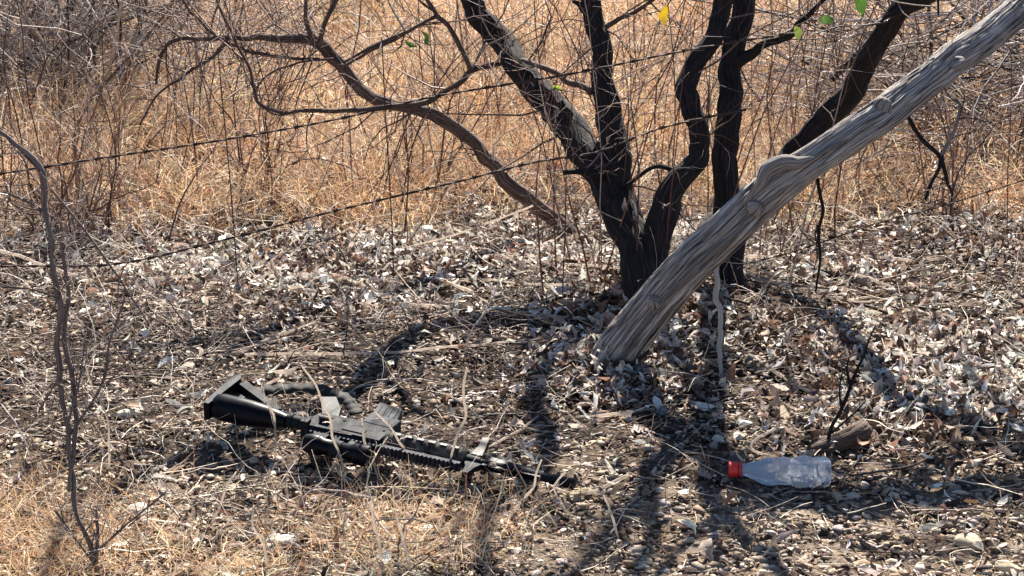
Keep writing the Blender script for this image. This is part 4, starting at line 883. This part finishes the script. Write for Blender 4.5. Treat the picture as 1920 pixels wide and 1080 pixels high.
while cnt < 295:
    px, py = g.uniform(0, 1920), g.uniform(480, 1070); b = G(px, py, g.uniform(.012, .026))
    if g.random() > litter_density(b[None])[0]+.03: continue
    o = link('dead_leaf', lm[cnt % 40]); sz = g.uniform(.032, .058); o.scale = (sz,)*3; o.location = b
    o.rotation_euler = (g.normal(0, .4), g.normal(0, .4), g.uniform(0, 6.28)); cnt += 1
    tag(o, 'curled pale dead leaf lying on top of the litter', 'leaf', 'curled dead leaves on top of the litter')
g = np.random.default_rng(930)
for k, (px, py, z_, sc_, lab) in enumerate([(512, 752, .10, .035, 'small curled tan leaf lying on the rifle stock strut'), (612, 790, .115, .022, 'tiny pale leaf lying on the rifle receiver'), (770, 822, .10, .028, 'pale leaf bit lying on the mottled handguard'),
    (925, 868, .06, .03, 'narrow tan leaf lying against the rifle barrel'), (1500, 908, .02, .04, 'pale leaf tucked against the underside of the bottle'), (1405, 905, .02, .035, 'brown leaf leaning on the bottle below its cap'), (1545, 905, .02, .03, 'small pale leaf leaning on the bottle base'),
    (1440, 862, .066, .02, 'tiny brown leaf lying on top of the bottle')]):
    o = link('dead_leaf', lm[(k*7+3) % 40]); o.scale = (sc_,)*3; o.location = G(px, py, z_ if z_ < .05 else z_-.004); o.rotation_euler = (g.normal(.1, .3), g.normal(0, .3), g.uniform(0, 6.28)); tag(o, lab, 'leaf')
# the few leaves still hanging
def hang(px, py, Yd, L, c, lab, rot, mk='green'):
    V, q = leaves(1, np.array([L]), int(px), 9, (.45, .55)); V = V[0]
    me = mesh('leaf', V, q, M[mk], np.tile(np.array(c)*.55, (27, 1))); me.vertices[0].co
    if py > 700:
        o = link('green_leaf', me); o.location = P(px, py, Yd); o.rotation_euler = rot; return tag(o, lab, 'leaf')
    root = empty('leafy_twig', P(px, py, Yd)); tag(root, lab, 'leafy twig'); gg = np.random.default_rng(int(px))
    o = link('leaf', me, root); o.rotation_euler = rot; R3 = np.array(o.rotation_euler.to_matrix()); tip = R3 @ (V[1]+np.array([.0, 0, 0]))
    N = 9; pts = wander(tip[None], np.array([[gg.normal(0, .7), gg.normal(0, .3), 1.0]]), np.array([.42]), N, .22, gg)[0]
    V1, q1, c1 = tubes(pts[None], np.linspace(.0009, .0022, N)[None], 5, np.array([[.2, .13, .1]])); Q = np.concatenate([pts, np.linspace(.0009, .0022, N)[:, None]], 1)
    V2, q2, c2 = twigs_of(Q, 5, gg, (.05, .15), (.0006, .0012), [(.2, .13, .1), (.4, .3, .25)], [2, 1], 1)
    link('twig', mesh('twig', np.vstack([V1, V2]), np.vstack([q1, q2+len(V1)]), M['twig'], np.vstack([c1, c2])), root)
hang(1243, 30, 5.0, .055, (.75, .5, .02), 'bright yellow leaf hanging near the top between the stems', (1.5, 1.5, .3))
hang(1045, 165, 5.0, .03, (.45, .6, .08), 'small yellow green leaf beside the left dark stem', (1.4, .3, .3))
hang(797, 72, 5.0, .045, (.06, .14, .03), 'dark green leaf on a twig at the top left of centre', (1.5, 1.0, .5))
hang(770, 84, 5.0, .035, (.08, .17, .04), 'smaller dark green leaf just left of the other dark green one', (1.5, .5, .1))
hang(1613, 8, 5.0, .06, (.10, .22, .03), 'large green leaf at the top edge above the right dark stem', (1.5, 1.3, .3))
hang(1497, 62, 5.1, .04, (.26, .34, .07), 'olive green leaf near the top right of centre', (1.5, 1.3, .2))
hang(1552, 36, 5.1, .045, (.16, .30, .06), 'mid green leaf lying level near the top right', (1.2, .1, .3))
hang(1390, 790, 4.5, .03, (.10, .18, .08), 'small dull green leaf on the ground above the bottle cap', (.3, .1, .3))
